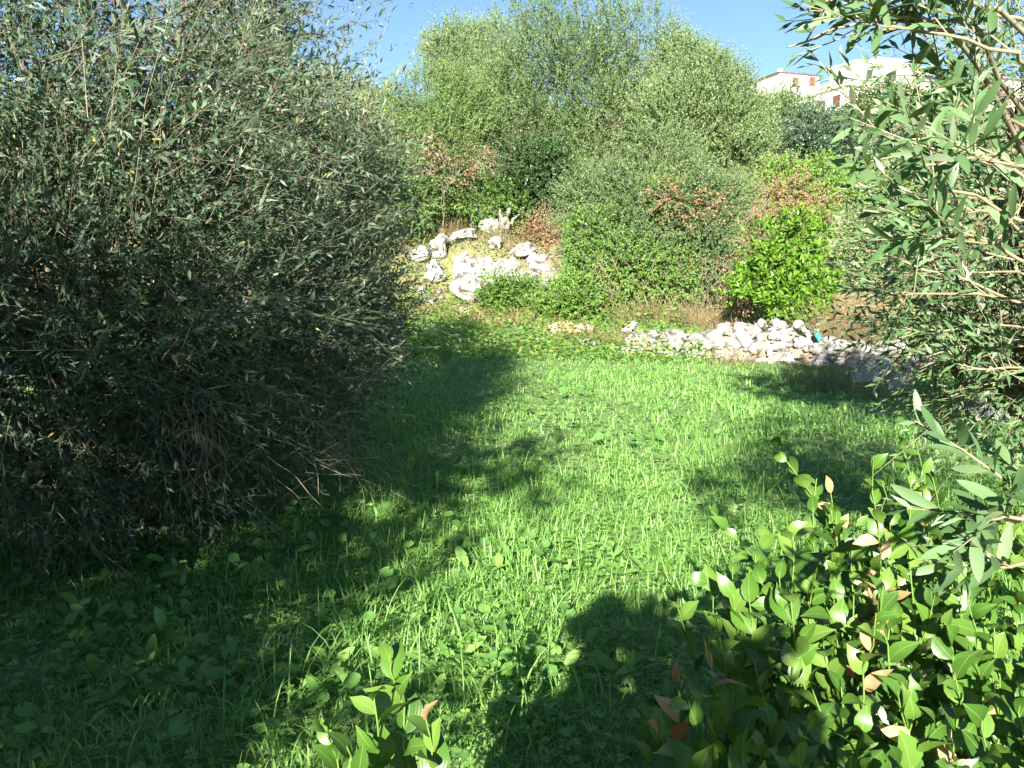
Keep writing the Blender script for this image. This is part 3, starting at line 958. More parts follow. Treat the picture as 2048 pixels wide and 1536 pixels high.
for (lab, px, py, D, lobes, cnt, m_, rm) in [
    ('low bright bramble mound below the largest bank boulder', 990, 610, 19.4, [(990, 590, 46), (950, 604, 32), (1030, 602, 32)], 1000, 'bramble', .35),
    ('bramble mound above the earthy ledge', 1160, 640, 18.2, [(1150, 612, 44), (1200, 622, 36), (1105, 625, 30), (1215, 640, 22)], 1000, 'bramble', .5),
    ('mixed green thicket on the left bank behind the olive twigs', 720, 440, 22.4, [(740, 380, 62), (660, 380, 72), (790, 360, 50), (830, 400, 45)], 1600, 'yellowgreen', .35),
    ('tall green thicket far left behind the left olive', 520, 460, 21.5, [(560, 370, 90), (450, 350, 100), (330, 380, 100), (500, 480, 80), (620, 470, 60)], 2000, 'bramble', .5),
    ('tangled green bramble on the slope right of the bright shrub', 1700, 400, 25, [(1640, 370, 45), (1700, 390, 50), (1760, 380, 50), (1820, 400, 60), (1690, 430, 45)], 1500, 'bramble', .5),
    ('grey-green weeds on the slope behind the near olive', 1780, 560, 20, [(1740, 480, 60), (1820, 500, 70), (1700, 530, 45), (1900, 500, 80), (1780, 560, 50)], 1600, 'olive_far', .55),
    ('low mixed scrub on the bare slope above the bright shrub', 1580, 400, 22.6, [(1560, 360, 34), (1600, 380, 34), (1640, 360, 34), (1535, 385, 26), (1580, 410, 28)], 800, 'bramble', .62),
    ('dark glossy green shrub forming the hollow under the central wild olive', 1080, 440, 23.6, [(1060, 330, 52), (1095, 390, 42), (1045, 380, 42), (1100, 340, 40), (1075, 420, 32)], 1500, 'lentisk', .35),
    ('dark green bramble under the yellow-green shrub at the top of the bank', 940, 420, 23.4, [(905, 385, 42), (955, 400, 38), (1000, 395, 36), (870, 400, 36), (1040, 420, 30)], 900, 'bramble', .3),
    ('olive-green bush at far right behind the near olive', 1980, 420, 24, [(1900, 360, 70), (1990, 380, 90), (2080, 400, 90)], 1300, 'olive_far', .5),
]:
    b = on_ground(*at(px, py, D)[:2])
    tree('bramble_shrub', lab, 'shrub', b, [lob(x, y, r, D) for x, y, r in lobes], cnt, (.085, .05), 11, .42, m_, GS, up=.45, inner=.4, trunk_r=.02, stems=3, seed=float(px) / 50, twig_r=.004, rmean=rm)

# withered vines and reddish growth
for i, (lab, lobes, D, cnt, m_) in enumerate([
    ('withered pinkish vine leaves draped over the thicket shrub', [(1330, 385, 30), (1375, 385, 26), (1420, 415, 26), (1370, 430, 22), (1345, 415, 22)], 18.4, 170, 'vine_dry'),
    ('rust-brown dead fern patch on the slope right of the thicket', [(1540, 395, 40), (1500, 420, 30), (1590, 385, 40), (1640, 420, 35), (1520, 430, 30), (1600, 430, 35)], 21.5, 420, 'vine_dry'),
    ('reddish dry vine below the yellow-green shrub', [(880, 300, 32), (960, 320, 24), (920, 340, 30), (850, 335, 24)], 22.2, 150, 'vine_dry'),
    ('rusty dead stems at the foot of the central wild olive', [(1090, 465, 34), (1130, 480, 30), (1060, 480, 24)], 22.6, 300, 'vine_dry'),
    ('pinkish dry vine between the bank rocks and the thicket', [(1140, 545, 34), (1120, 510, 24), (1160, 580, 24)], 19.8, 260, 'vine_dry'),
    ('rusty dry vine trailing at the left edge of the bright shrub', [(1490, 560, 22), (1500, 500, 18), (1480, 610, 20)], 15.9, 130, 'vine_dry'),
]):
    p0 = at(lobes[0][0], lobes[0][1], D)
    b = on_ground(p0[0], p0[1])
    tree('dry_vine', lab, 'vine', b, [lob(x, y, r, D) for x, y, r in lobes], cnt, (.07, .04), 7, .45, m_, 'withered growth', up=.3, inner=.1, trunk_r=.012, stems=2, seed=40.0 + i, twig_r=.0035, twigmat='twig_light', rmean=.5, sd=.7)

# bare stems hanging out of the thicket's foot
n = 260
st = np.array([at(rng.uniform(1190, 1490), rng.uniform(500, 620), rng.uniform(17.6, 18.3)) for _ in range(n)])
P = grow(st, nrm(np.array([0, -.25, -.7]) + rng.normal(0, .45, (n, 3))), rng.uniform(.4, 1.1, n), 5, (0, 0, -.2), .15)
P[..., 2] = np.maximum(P[..., 2], height(P[..., 0], P[..., 1]) + .01)
V, F = tube_batch(P, np.linspace(.008, .003, 6)[None] * np.ones((n, 1)), 3)
tag(link('bare_stems', mesh_np('bare_stems', V, F, None, M['twig_light'], True)), 'tangle of bare pale stems at the foot of the thicket shrub', 'brush', kind='stuff')

# shrubs scattered up the hillside, sharing two shapes
proto = None
for i, (x, y) in enumerate([(-30, 48), (-18, 42), (-8, 45), (4, 50), (14, 44), (22, 50), (32, 46), (-40, 70), (-20, 66), (0, 72), (20, 70), (34, 74), (48, 66), (30, 92), (50, 96), (62, 90), (-30, 95), (-8, 98), (12, 96), (-52, 100), (75, 100)]):
    zz = on_ground(x, y, -.1)
    if proto is None:
        proto = tree('hillside_shrub', 'rounded olive-green shrub scattered on the far hillside', 'shrub', zz,
                     [(zz + np.array(o_), np.array(r_)) for o_, r_ in [((0, 0, 1.6), (1.9, 1.9, 1.5)), ((1.3, .5, 1.3), (1.3, 1.3, 1.1)), ((-1.4, -.3, 1.2), (1.3, 1.3, 1.1)), ((.2, .4, 2.6), (1.1, 1.1, 1.0))]],
                     1500, (.15, .07), 10, .7, 'olive_far', 'far hillside shrubs', up=.5, inner=.5, trunk_r=.08, stems=2, seed=60., twig_r=0)
    else:
        r = proto.copy()
        COL.objects.link(r)
        r.location = zz
        r.rotation_euler = (0, 0, rng.uniform(0, 6.28))
        s = rng.uniform(.7, 1.25)
        r.scale = (s, s, s)
        for ch in proto.children:
            c = ch.copy()
            COL.objects.link(c)
            c.parent = r
            c.matrix_parent_inverse = ch.matrix_parent_inverse.copy()

# ------------------------------------------------------------------ near olives
GO = 'olive trees framing the meadow'


def fan(starts, n, side, up, slen, seed_bend):
    P0 = np.repeat(np.array(starts), n, 0) + rng.normal(0, .05, (len(starts) * n, 3))
    d = nrm(np.array(side) + np.array([0, 0, up]) + rng.normal(0, .35, P0.shape))
    return grow(P0, d, slen * rng.normal(1, .25, len(P0)).clip(.5, 1.6), 4, seed_bend, .08)


b = on_ground(-2.45, 5.0)
ex = fan([at(560, 260, 4.8), at(620, 380, 5.0), at(480, 120, 4.6), at(600, 520, 5.0), at(330, 330, 3.4), at(420, 420, 3.5), at(450, 560, 3.6), at(350, 700, 3.5), at(140, 120, 3.1), at(200, 250, 3.1), at(620, 180, 5.0), at(640, 300, 5.1), at(650, 450, 5.1), at(640, 600, 5.0), at(600, 720, 4.8), at(540, 40, 4.8), at(260, 480, 3.3), at(80, 420, 3.2)], 5, (.55, -.15, 0), .55, .85, (0, 0, .1))
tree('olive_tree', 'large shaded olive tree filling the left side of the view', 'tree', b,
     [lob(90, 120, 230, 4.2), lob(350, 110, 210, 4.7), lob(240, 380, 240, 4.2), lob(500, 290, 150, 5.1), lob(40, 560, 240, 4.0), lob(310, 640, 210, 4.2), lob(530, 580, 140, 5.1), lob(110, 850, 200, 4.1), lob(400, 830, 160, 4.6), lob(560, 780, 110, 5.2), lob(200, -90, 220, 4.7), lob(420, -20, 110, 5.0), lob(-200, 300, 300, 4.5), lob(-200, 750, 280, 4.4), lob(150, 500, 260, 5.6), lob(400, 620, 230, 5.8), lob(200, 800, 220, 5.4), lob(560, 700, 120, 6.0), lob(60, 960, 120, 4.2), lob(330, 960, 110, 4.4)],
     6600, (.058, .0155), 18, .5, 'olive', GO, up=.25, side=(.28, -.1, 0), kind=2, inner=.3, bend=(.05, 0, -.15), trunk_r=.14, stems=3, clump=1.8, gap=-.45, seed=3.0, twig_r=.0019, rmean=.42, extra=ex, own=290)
b = on_ground(-2.1, 8.4)
ex = fan([at(690, 240, 7.4), at(735, 230, 7.4), at(650, 150, 7.4), at(720, 420, 7.2), at(760, 540, 7.0), at(760, 650, 7.0), at(600, 70, 7.5)], 5, (.45, -.1, 0), .6, .75, (0, 0, .1))
tree('olive_tree', 'sunlit olive tree right behind the large shaded one, loose tips against the sky', 'tree', b,
     [lob(640, 290, 90, 8.0), lob(690, 420, 85, 7.8), lob(620, 530, 115, 7.8), lob(700, 590, 75, 7.4), lob(650, 700, 95, 7.4), lob(735, 690, 50, 7.2), lob(490, 180, 95, 8.4), lob(470, 60, 85, 8.4), lob(520, 400, 130, 8.6), lob(500, 640, 130, 8.4), lob(730, 330, 48, 7.7)],
     4000, (.062, .019), 16, .46, 'olive', GO, up=.3, side=(.25, -.05, 0), kind=2, inner=.4, bend=(.05, 0, -.1), trunk_r=.12, stems=2, clump=1.6, gap=-.2, seed=6.0, twig_r=.002, rmean=.66, extra=ex)

# dead twigs hanging in the left olive, and grey brush under it
st = np.array([at(370 + rng.uniform(-60, 70), 820 + rng.uniform(-50, 60), 3.9) for _ in range(45)])
P = grow(st, np.array([.25, -.05, -.6]) + rng.normal(0, .4, (45, 3)), rng.uniform(.15, .5, 45), 5, (.1, 0, -.4), .22)
V, F = tube_batch(P, np.linspace(.0028, .0012, 6)[None] * np.ones((45, 1)), 3)
dt = link('dead_twig_bunch', mesh_np('dead_twig_bunch', V, F, None, M['twig'], True))
tag(dt, 'bunch of dry tan twigs hanging low in the left olive', 'twigs')
st = np.array([at(rng.uniform(40, 690), rng.uniform(820, 960), rng.uniform(4.2, 6.2)) for _ in range(420)])
P = grow(st, nrm(np.array([.5, -.3, .1]) + rng.normal(0, .6, (420, 3))), rng.uniform(.25, .7, 420), 5, (0, 0, -.3), .15)
P[..., 2] = np.maximum(P[..., 2], .05)
V, F = tube_batch(P, np.linspace(.0032, .0012, 6)[None] * np.ones((420, 1)), 3)
br = link('dry_brush', mesh_np('dry_brush', V, F, None, M['twig'], True))
tag(br, 'grey leafless brush tangled under the left olive trees', 'brush', kind='stuff')

# right near olive
b = on_ground(2.15, 2.5)
brs = [((1960, 60, 1.45), (1575, 95, 1.3)), ((1900, 60, 1.4), (1640, 40, 1.32)), ((2000, 20, 1.4), (1640, 5, 1.3)), ((2120, 70, 1.7), (1600, 90, 1.35)), ((2120, -60, 1.6), (1650, -10, 1.4)), ((2120, 300, 1.7), (1790, 150, 1.4)), ((2120, 400, 1.5), (1760, 270, 1.3)), ((2110, 520, 1.6), (1700, 320, 1.4)),
       ((2120, 470, 1.4), (1720, 420, 1.3)), ((2100, 640, 2.0), (1660, 500, 2.1)), ((2100, 600, 1.9), (1700, 610, 2.1)), ((2120, 700, 2.4), (1850, 715, 2.4)), ((2120, 760, 2.2), (1930, 740, 2.2)),
       ((2120, 160, 1.4), (1760, 60, 1.3)), ((2120, 350, 1.2), (1850, 330, 1.15)), ((2110, 20, 1.3), (1800, -30, 1.25)), ((2110, 560, 1.3), (1880, 470, 1.2)), ((2110, 220, 1.9), (1780, 260, 1.9)), ((2110, 420, 2.2), (1800, 400, 2.2)), ((2110, 560, 2.4), (1760, 560, 2.5)), ((2110, 660, 2.5), (1780, 680, 2.6))]
near = [((2140, 1040, .95), (1890, 1085, .88)), ((2160, 1020, .9), (2010, 960, .85)), ((2140, 1140, .9), (2000, 1135, .88)), ((2140, 1060, .92), (1980, 1040, .88))]
SH, BT = [], []
for (a_, b_) in brs + near:
    isn = (a_, b_) in near
    A, B = at(*a_), at(*b_)
    Pb, Rb = curve_limb(A, B, .0042, .0016, n=10, wob=.12, sag=.06)
    V, F = tube_batch(Pb[None], Rb[None], 6)
    BT.append((V, F))
    ax = nrm(B - A)
    L = np.linalg.norm(B - A)
    k = 3 if isn else 10
    tt = rng.uniform(.25, 1, k)
    tt[0] = 1.0
    s0 = np.array([[np.interp(t, np.linspace(0, 1, 10), Pb[:, j]) for j in range(3)] for t in tt])
    dd = nrm(ax * 0.8 + np.array([0, 0, .3]) + rng.normal(0, .5, (k, 3)))
    SH.append(grow(s0, dd, rng.uniform(.10, .24, k) * (.6 if isn else 1), 4, (0, 0, .1), .06))
SH = np.concatenate(SH)
qx, qy, _ = project(SH[:, -1])
SH = SH[qx > np.interp(qy, [-50, 40, 112, 135, 240, 300, 420, 540, 640, 760, 830], [1620, 1545, 1545, 1690, 1690, 1680, 1700, 1650, 1700, 1780, 1800])]
right = tree('olive_tree', 'olive tree with large near leaves at the right edge', 'tree', b,
             [lob(1990, 160, 150, 2.5), lob(2050, 420, 220, 2.7), lob(1960, 560, 150, 2.9), lob(1880, 640, 100, 3.0), lob(1860, 520, 80, 3.0), lob(1900, 330, 90, 2.9), lob(2080, 680, 160, 2.7), lob(1830, 600, 55, 3.1), lob(1950, 720, 90, 3.0), lob(2040, 760, 110, 2.8), lob(1880, 700, 60, 3.1), lob(1990, 640, 100, 2.9), lob(2350, 200, 330, 2.7), lob(2350, 600, 300, 2.8)],
             1250, (.051, .0118), 12, .34, 'olive_near', GO, up=.25, side=(-.35, -.2, 0), kind=4, inner=.35, bend=(0, 0, -.1), trunk_r=.06, stems=2, clump=2.4, gap=-.25, seed=8.0, twig_r=.0017, twigmat='twig_light', rmean=.55, extra=SH, own=295, own_kind='ellip')
fk = FORK[right['label']]
for (V, F), (a_, b_) in zip(BT, brs + near):
    link('branch', mesh_np('branch', V, F, None, M['twig_light'], True), right, b)
    P, R = curve_limb(fk + np.array([0, 0, rng.uniform(-.1, .5)]) * (1 if a_[1] < 700 else 0), at(*a_), .011, .0043, n=14, wob=.06, sag=.06)
    V, F = tube_batch(P[None], R[None], 6)
    link('limb', mesh_np('limb', V, F, None, M['twig'], True), right, b)

# unseen olives shading the meadow, plus an added olive and bush as light blockers
b = on_ground(-3.6, -2.6)
tree('olive_tree', 'olive tree behind the photographer shading the left foreground', 'tree', b,
     [(np.array(c), np.array(r)) for c, r in [((-3.7, -2.2, 3.15), (1.4, 1.2, 1.2)), ((-2.55, -2.0, 2.95), (.7, .8, .95)), ((-5.0, -2.2, 3.4), (1.3, 1.2, 1.5)), ((-3.0, -2.2, 1.6), (1.2, 1.0, .9)), ((-1.85, -2.1, 3.7), (.45, .4, .35)), ((-1.75, -2.1, 2.25), (.3, .4, .35)), ((-2.15, -2.1, 1.7), (.5, .6, .5)), ((-4.8, -2.4, 1.2), (1.4, 1.0, .9)), ((-6.4, -2.4, 3.2), (1.4, 1.0, 1.7)), ((-4.2, -2.3, 2.0), (1.5, 1.0, 1.1)), ((-2.9, -2.2, .7), (1.2, .9, .6))]],
     3400, (.12, .06), 13, .5, 'olive', 'olive trees behind the photographer', up=.3, inner=.3, trunk_r=.15, clump=1.6, gap=-.4, seed=70., twig_r=0)


b = on_ground(3.5, 3.0)
tree('olive_tree', 'tall olive tree just right of the view shading the wall end', 'tree', b,
     [(np.array(c), np.array([r, r, r])) for c, r in [((2.1, 2.6, 3.65), .5), ((2.7, 2.7, 4.0), .6), ((3.4, 2.9, 3.7), .8), ((4.3, 3.0, 3.5), .9), ((3.9, 3.0, 2.5), .8), ((2.6, 2.7, 3.2), .6)]],
     900, (.12, .055), 12, .36, 'olive_near', GO, up=.3, inner=.3, trunk_r=.11, clump=1.6, gap=-.3, seed=85., twig_r=0)
b = on_ground(-.12, -1.4)  # added bush, shaped to throw a strip of shade over the shoots
tree('shading_bush', 'tall narrow unseen bush added behind the photographer for its shadow', 'shrub', b,
     [(np.array(c), np.array(r)) for c, r in [((-.16, -1.4, 1.9), (.16, .16, .2)), ((-.06, -1.4, 1.6), (.2, .2, .25)), ((-.12, -1.4, 1.2), (.24, .22, .3)), ((-.1, -1.4, .7), (.24, .22, .3))]],
     420, (.09, .045), 9, .16, 'carob', None, up=.4, inner=.2, trunk_r=.02, stems=3, clump=1.5, gap=-.9, seed=81., twig_r=.003)
b = on_ground(-5.6, 1.4)  # added olive; its high canopy keeps sky light off the left foreground
tree('olive_tree', 'unseen olive tree added left of the photographer to block sky light', 'tree', b,
     [(np.array(c), np.array(r)) for c, r in [((-5.4, 1.4, 2.6), (1.5, 1.6, 1.5)), ((-5.0, .2, 1.6), (1.3, 1.2, 1.2)), ((-5.2, 2.4, 1.3), (1.1, 1.1, 1.1)), ((-6.2, -.6, 2.6), (1.3, 1.3, 1.4)), ((-4.7, 1.4, 3.9), (1.0, 1.2, .7)), ((-4.4, -.2, 3.5), (1.0, 1.2, .8))]],
     1700, (.13, .06), 12, .55, 'olive', 'olive trees behind the photographer', up=.3, inner=.35, trunk_r=.15, clump=1.5, gap=-.3, seed=75., twig_r=0)
b = on_ground(3.6, -3.2)
tree('olive_tree', 'olive tree behind and right of the photographer outside the view', 'tree', b,
     [(np.array(c), np.array(r)) for c, r in [((3.6, -3.2, 2.4), (1.5, 1.4, 1.2)), ((4.8, -2.4, 1.9), (1.3, 1.3, 1.1)), ((3.2, -3.6, 1.2), (1.2, 1.2, .9))]],
     800, (.13, .06), 12, .55, 'olive', 'olive trees behind the photographer', up=.3, inner=.35, trunk_r=.15, clump=1.5, gap=-.3, seed=78., twig_r=0)

# ------------------------------------------------------------------ grass and ground cover
def in_view(x, y, margin=1.2):
    return np.abs(x) < 0.66 * y + margin


def blades(n, y0, y1, power, lmin, lmax, wid, seg, droop, seed_noise, mask=None):
    y = y0 + (y1 - y0) * rng.random(n * 3) ** power
    half = 0.66 * y + 1.0
    x = rng.uniform(-1, 1, n * 3) * half
    p = np.stack([x, y, np.zeros_like(x)], 1)
    cl = noise3(p, 1.1, seed_noise) + 0.6 * noise3(p, 3.7, seed_noise + 3)
    keep = rng.random(n * 3) < np.clip(.62 + .45 * cl, .12, 1)
    if mask is not None:
        keep &= mask(x, y)
    p = p[keep][:n]
    m = len(p)
    p[:, 2] = height(p[:, 0], p[:, 1]) - .01
    ang = rng.uniform(0, 2 * math.pi, m)
    lean = rng.uniform(.25, 1.1, m)
    out = np.stack([np.cos(ang), np.sin(ang), np.zeros(m)], 1)
    tall = (.78 + .5 * noise3(p, .9, seed_noise + 7) + .35 * noise3(p, 4.3, seed_noise + 9)).clip(.35, 1.6)
    L = rng.uniform(lmin, lmax, m) * tall
    W = wid * rng.uniform(.6, 1.3, m)
    tz = np.linspace(0, 1, seg + 1)
    pts = []
    for t in tz:
        h = L * (t * (1 - droop * lean * t))
        o = L * lean * (t ** 1.6) * .9
        pts.append(p + out * o[:, None] + np.array([0, 0, 1]) * h[:, None])
    sd = np.stack([-np.sin(ang), np.cos(ang), np.zeros(m)], 1)
    tw = rng.normal(0, .5, m)
    sd = nrm(sd + out * tw[:, None])
    V = []
    for i, t in enumerate(tz[:-1]):
        w = W * (1 - .75 * t ** 1.5) * .5
        V += [pts[i] - sd * w[:, None], pts[i] + sd * w[:, None]]
    V.append(pts[-1])
    V = np.stack(V, 1)
    k = V.shape[1]
    F = []
    for i in range(seg - 1):
        a = 2 * i
        F += [[a, a + 1, a + 3], [a, a + 3, a + 2]]
    F.append([k - 3, k - 2, k - 1])
    F = np.array(F)[None] + (np.arange(m) * k)[:, None, None]
    R = (rng.normal(.5, .2, m)).clip(0, 1)
    return V.reshape(-1, 3), F.reshape(-1, 3), np.repeat(R, k)


g = Bag()
g.add(*blades(70000, 1.6, 6.2, .75, .07, .21, .0074, 3, .7, 1.0))
g.add(*blades(74000, 5.6, 18.6, .85, .08, .18, .0150, 2, .5, 2.0))
g.add(*blades(4200, 2.3, 7.5, .8, .18, .32, .0065, 4, .75, 5.0, mask=lambda x, y: np.abs(x - .1 - .05 * y) < .9 + .12 * y))
go = link('grass', g.mesh('grass', M['grass']))
tag(go, 'fresh green grass covering the meadow', 'grass', kind='stuff')


def clover(n, y0, y1, size, power=.8):
    y = y0 + (y1 - y0) * rng.random(n * 3) ** power
    x = rng.uniform(-1, 1, n * 3) * (.66 * y + 1.0)
    p = np.stack([x, y, np.zeros_like(x)], 1)
    keep = noise3(p, .8, 11.) + .5 * noise3(p, 2.9, 4.) > -.35 - .5 * rng.random(n * 3)
    p = p[keep][:n]
    m = len(p)
    p[:, 2] = height(p[:, 0], p[:, 1]) + rng.uniform(.025, .10, m)
    a0 = rng.uniform(0, 6.28, m)
    pos, d, nn = [], [], []
    up = nrm(np.array([0, 0, 1.0]) + rng.normal(0, .3, (m, 3)))
    for k in range(3):
        a = a0 + k * 2.094
        dd = np.stack([np.cos(a), np.sin(a), np.full(m, .12)], 1)
        pos.append(p)
        d.append(dd)
        nn.append(up)
    L = np.tile(size * rng.uniform(.7, 1.3, m), 3)
    R = np.tile(rng.normal(.5, .2, m).clip(0, 1), 3)
    return leaf_batch(np.concatenate(pos), np.concatenate(d), np.concatenate(nn), L, L * .95, R, 2)


cbag = Bag()
cbag.add(*clover(11000, 1.7, 6.5, .021))
cbag.add(*clover(6000, 6, 13, .034))
tag(link('clover', cbag.mesh('clover', M['clover'])), 'low clover leaves growing among the grass', 'clover', kind='stuff')
# leafy weeds where the meadow meets the bank
n = 22000
y = rng.uniform(13.5, 23.5, n)
x = rng.uniform(-9, 3.6, n)
kq = (noise3(np.stack([x, y, 0 * x], 1), 1.6, 31.) > -.45) | (y < 19.2)
x, y = x[kq], y[kq]
n = len(x)
p = np.stack([x, y, height(x, y) + rng.uniform(.02, .30, n)], 1)
d = nrm(rng.normal(0, 1, (n, 3)) * np.array([1, 1, .4]))
cb2 = Bag()
cb2.add(*leaf_batch(p, d, nrm(np.array([0, 0, 1.]) + rng.normal(0, .4, (n, 3))), rng.uniform(.06, .12, n), rng.uniform(.04, .08, n), rng.normal(.6, .2, n).clip(0, 1), 2))
tag(link('bank_weeds', cb2.mesh('bank_weeds', M['bramble'])), 'bright leafy weeds where the meadow meets the bank', 'weeds', kind='stuff')


# round mallow leaves
def mallow(spots, size, name, label):
    T = [[0, 0, 0]]
    nseg = 11
    for i in range(nseg):
        a = -math.pi * .43 + (2 * math.pi * .93) * i / (nseg - 1) - math.pi * .03
        r = .5 * (1 + .06 * math.cos(5 * a))
        T.append([r * math.sin(a - 1.2), .22 + r * math.cos(a - 1.2), .10 + .05 * math.sin(3 * a)])
    T = np.array(T)
    Fm = np.array([[0, i + 2, i + 1] for i in range(nseg - 1)])
    m = len(spots)
    s = size * rng.uniform(.6, 1.3, m)
    a = rng.uniform(0, 6.28, m)
    up = nrm(np.array([0, -.15, 1.0]) + rng.normal(0, .28, (m, 3)))
    d = nrm(np.cross(up, np.stack([np.cos(a), np.sin(a), np.zeros(m)], 1)))
    sd = np.cross(d, up)
    V = spots[:, None] + (sd[:, None] * T[None, :, 0, None] + d[:, None] * T[None, :, 1, None] + up[:, None] * T[None, :, 2, None]) * s[:, None, None]
    F = (Fm[None] + (np.arange(m) * len(T))[:, None, None]).reshape(-1, 3)
    R = np.repeat(rng.normal(.5, .22, m).clip(0, 1), len(T))
    bg = Bag()
    bg.add(V.reshape(-1, 3), F, R)
    stems = np.stack([spots - np.array([0, 0, 1]) * (spots[:, 2] - height(spots[:, 0], spots[:, 1]))[:, None], spots * 1.0], 1)
    V2, F2 = tube_batch(stems, np.full((m, 2), .0016), 3)
    bg.add(V2, F2, np.full(len(V2), .5))
    tag(link(name, bg.mesh(name, M['mallow'], True)), label, 'leaves', kind='stuff')


n = 300
y = 1.9 + 3.4 * rng.random(n) ** .8
x = -(.66 * y + .6) * rng.random(n) ** .9 + .25
mallow(np.stack([x, y, height(x, y) + rng.uniform(.04, .15, n)], 1), .058, 'mallow_leaves', 'broad rounded weed leaves in the shaded left foreground')
n = 60
cs = np.array([[.05, 11.2], [.6, 9.2], [-1.3, 12], [.9, 7.0], [.3, 8.1], [-.6, 9.8], [-.9, 13.2]])
k = rng.integers(0, len(cs), n)
x = cs[k, 0] + rng.normal(0, .3, n)
y = cs[k, 1] + rng.normal(0, .35, n)
mallow(np.stack([x, y, height(x, y) + rng.uniform(.08, .16, n)], 1), .085, 'meadow_mallow', 'scattered round mallow leaves in the sunny meadow')


# pointed broad-leaved weeds of the shaded foreground
n = 1500
y = 1.8 + 3.2 * rng.random(n) ** .8
x = -(.66 * y + .5) * rng.random(n) + .7
kq = noise3(np.stack([x, y, 0 * x], 1), 2.2, 51.) > -.1
x, y = x[kq], y[kq]
n = len(x)
p = np.stack([x, y, height(x, y) + rng.uniform(.0, .07, n)], 1)
d = nrm(rng.normal(0, 1, (n, 3)) * np.array([1, 1, .25]) + np.array([0, 0, .55]))
wl = Bag()
L_ = rng.uniform(.05, .12, n)
wl.add(*leaf_batch(p, d, nrm(np.array([0, -.2, 1.]) + rng.normal(0, .3, (n, 3))), L_, L_ * rng.uniform(.35, .55, n), rng.normal(.45, .25, n).clip(0, 1), 12))
tag(link('broad_weeds', wl.mesh('broad_weeds', M['clover'], True)), 'pointed leafy weeds among the foreground grass', 'weeds', kind='stuff')


# dry grass tufts
def dry_tufts(spots, nb, l, label, m_='dryweed', group='dry grass tufts', lean=.45, name='dry_grass_tuft', w=.007):
    x0, y0 = spots
    g_ = on_ground(x0, y0)
    n_ = nb
    p_ = np.stack([x0 + rng.normal(0, .22, n_), y0 + rng.normal(0, .16, n_), np.zeros(n_)], 1)
    p_[:, 2] = height(p_[:, 0], p_[:, 1]) - .02
    d_ = nrm(np.array([0, 0, 1.]) + rng.normal(0, lean, (n_, 3)) * np.array([1, 1, .2]))
    P_ = grow(p_, d_, l * rng.uniform(.5, 1.2, n_), 4, (0, 0, -.25), .08)
    V_, F_ = tube_batch(P_, np.linspace(w * .5, w * .2, 5)[None] * np.ones((n_, 1)), 3)
    R_ = np.repeat(rng.normal(.55, .22, n_).clip(0, 1), 15)
    b_ = Bag()
    b_.add(V_, F_, R_)
    o_ = link(name, b_.mesh(name, M[m_]))
    tag(o_, label, 'dry grass', group)


for (px, D, nb, l, lab) in [
    (1255, 17.2, 120, .55, 'dry grass tuft behind the white block at the wall end'),
    (1310, 17.0, 130, .6, 'dry straw tuft under the thicket, left of its middle'),
    (1370, 16.6, 140, .65, 'dry straw tuft under the middle of the thicket'),
    (1430, 16.3, 150, .65, 'rusty straw tuft between the thicket and the bright shrub'),
    (1470, 15.9, 90, .5, 'dry straw tuft touching the left of the bright shrub'),
    (1660, 14.6, 260, 1.2, 'tall pale dry grass right of the bright shrub'),
    (1700, 14.4, 280, 1.25, 'tallest pale dry grass clump beside the near olive leaves'),
    (1740, 14.8, 220, 1.1, 'pale dry grass clump half behind the near olive leaves'),
    (1690, 16.5, 260, 1.2, 'pale dry grass farther back on the slope right of the bright shrub'),
    (1150, 16.2, 120, .5, 'sparse dry grass before the earthy ledge'),
    (1230, 15.6, 120, .5, 'sparse dry grass before the white block'),
    (1475, 13.4, 90, .5, 'small pale grass tuft at the shade edge before the rubble wall'),
    (1110, 20.4, 200, .6, 'dry straw between the right bank boulders'),
    (1000, 22.2, 200, .5, 'golden dry grass on the upper bank'),
    (900, 22.6, 220, .6, 'dry grass above the bank rocks at left'),
]:
    dry_tufts(((px - 1024) / FPX * D, D), nb, l, lab)
for (px, D, lab) in [(1660, 10.4, 'dark dry weed clump in shade left of the large boulder'), (1700, 10.2, 'grey dry weed clump touching the large shaded boulder'), (1620, 10.8, 'thin dry weed clump in shade before the rubble wall'), (1760, 9.6, 'dry stalks standing before the large shaded boulder')]:
    dry_tufts(((px - 1024) / FPX * D, D), 80, .5, lab, w=.005, lean=.3)

# bank straw and slope litter: too many to count
n = 42000
y = rng.uniform(16.8, 28, n)
x = rng.uniform(-9, 15, n)
kp = noise3(np.stack([x, y, 0 * x], 1), .9, 21.) > -.2
x, y = x[kp], y[kp]
n = len(x)
p = np.stack([x, y, height(x, y) - .02], 1)
d = nrm(np.array([0, 0, 1.]) + rng.normal(0, .75, (n, 3)) * np.array([1, 1, .3]))
sb2 = Bag()
sb2.add(*leaf_batch(p, d, nrm(np.array(TO_SUN) + rng.normal(0, .5, (n, 3))), rng.uniform(.12, .38, n), rng.uniform(.008, .02, n), rng.normal(.4, .25, n).clip(0, 1), 2))
tag(link('bank_straw', sb2.mesh('bank_straw', M['dryweed'])), 'dry straw and litter covering the bank and slope', 'dry grass', kind='stuff')

# ------------------------------------------------------------------ ruscus shoots in the foreground
def bent_leaf(v, mat, bend, twist, skew):
    me = unit_leaf('leaf', 'ovate', v, mat)
    for q in me.vertices:
        x_, y_, z_ = q.co
        z_ += .6 * bend * y_ * y_ + .7 * twist * x_ * y_ * 1.4
        x_ += skew * math.sin(y_ * math.pi) * .5
        q.co = (x_, y_, z_)
    return me


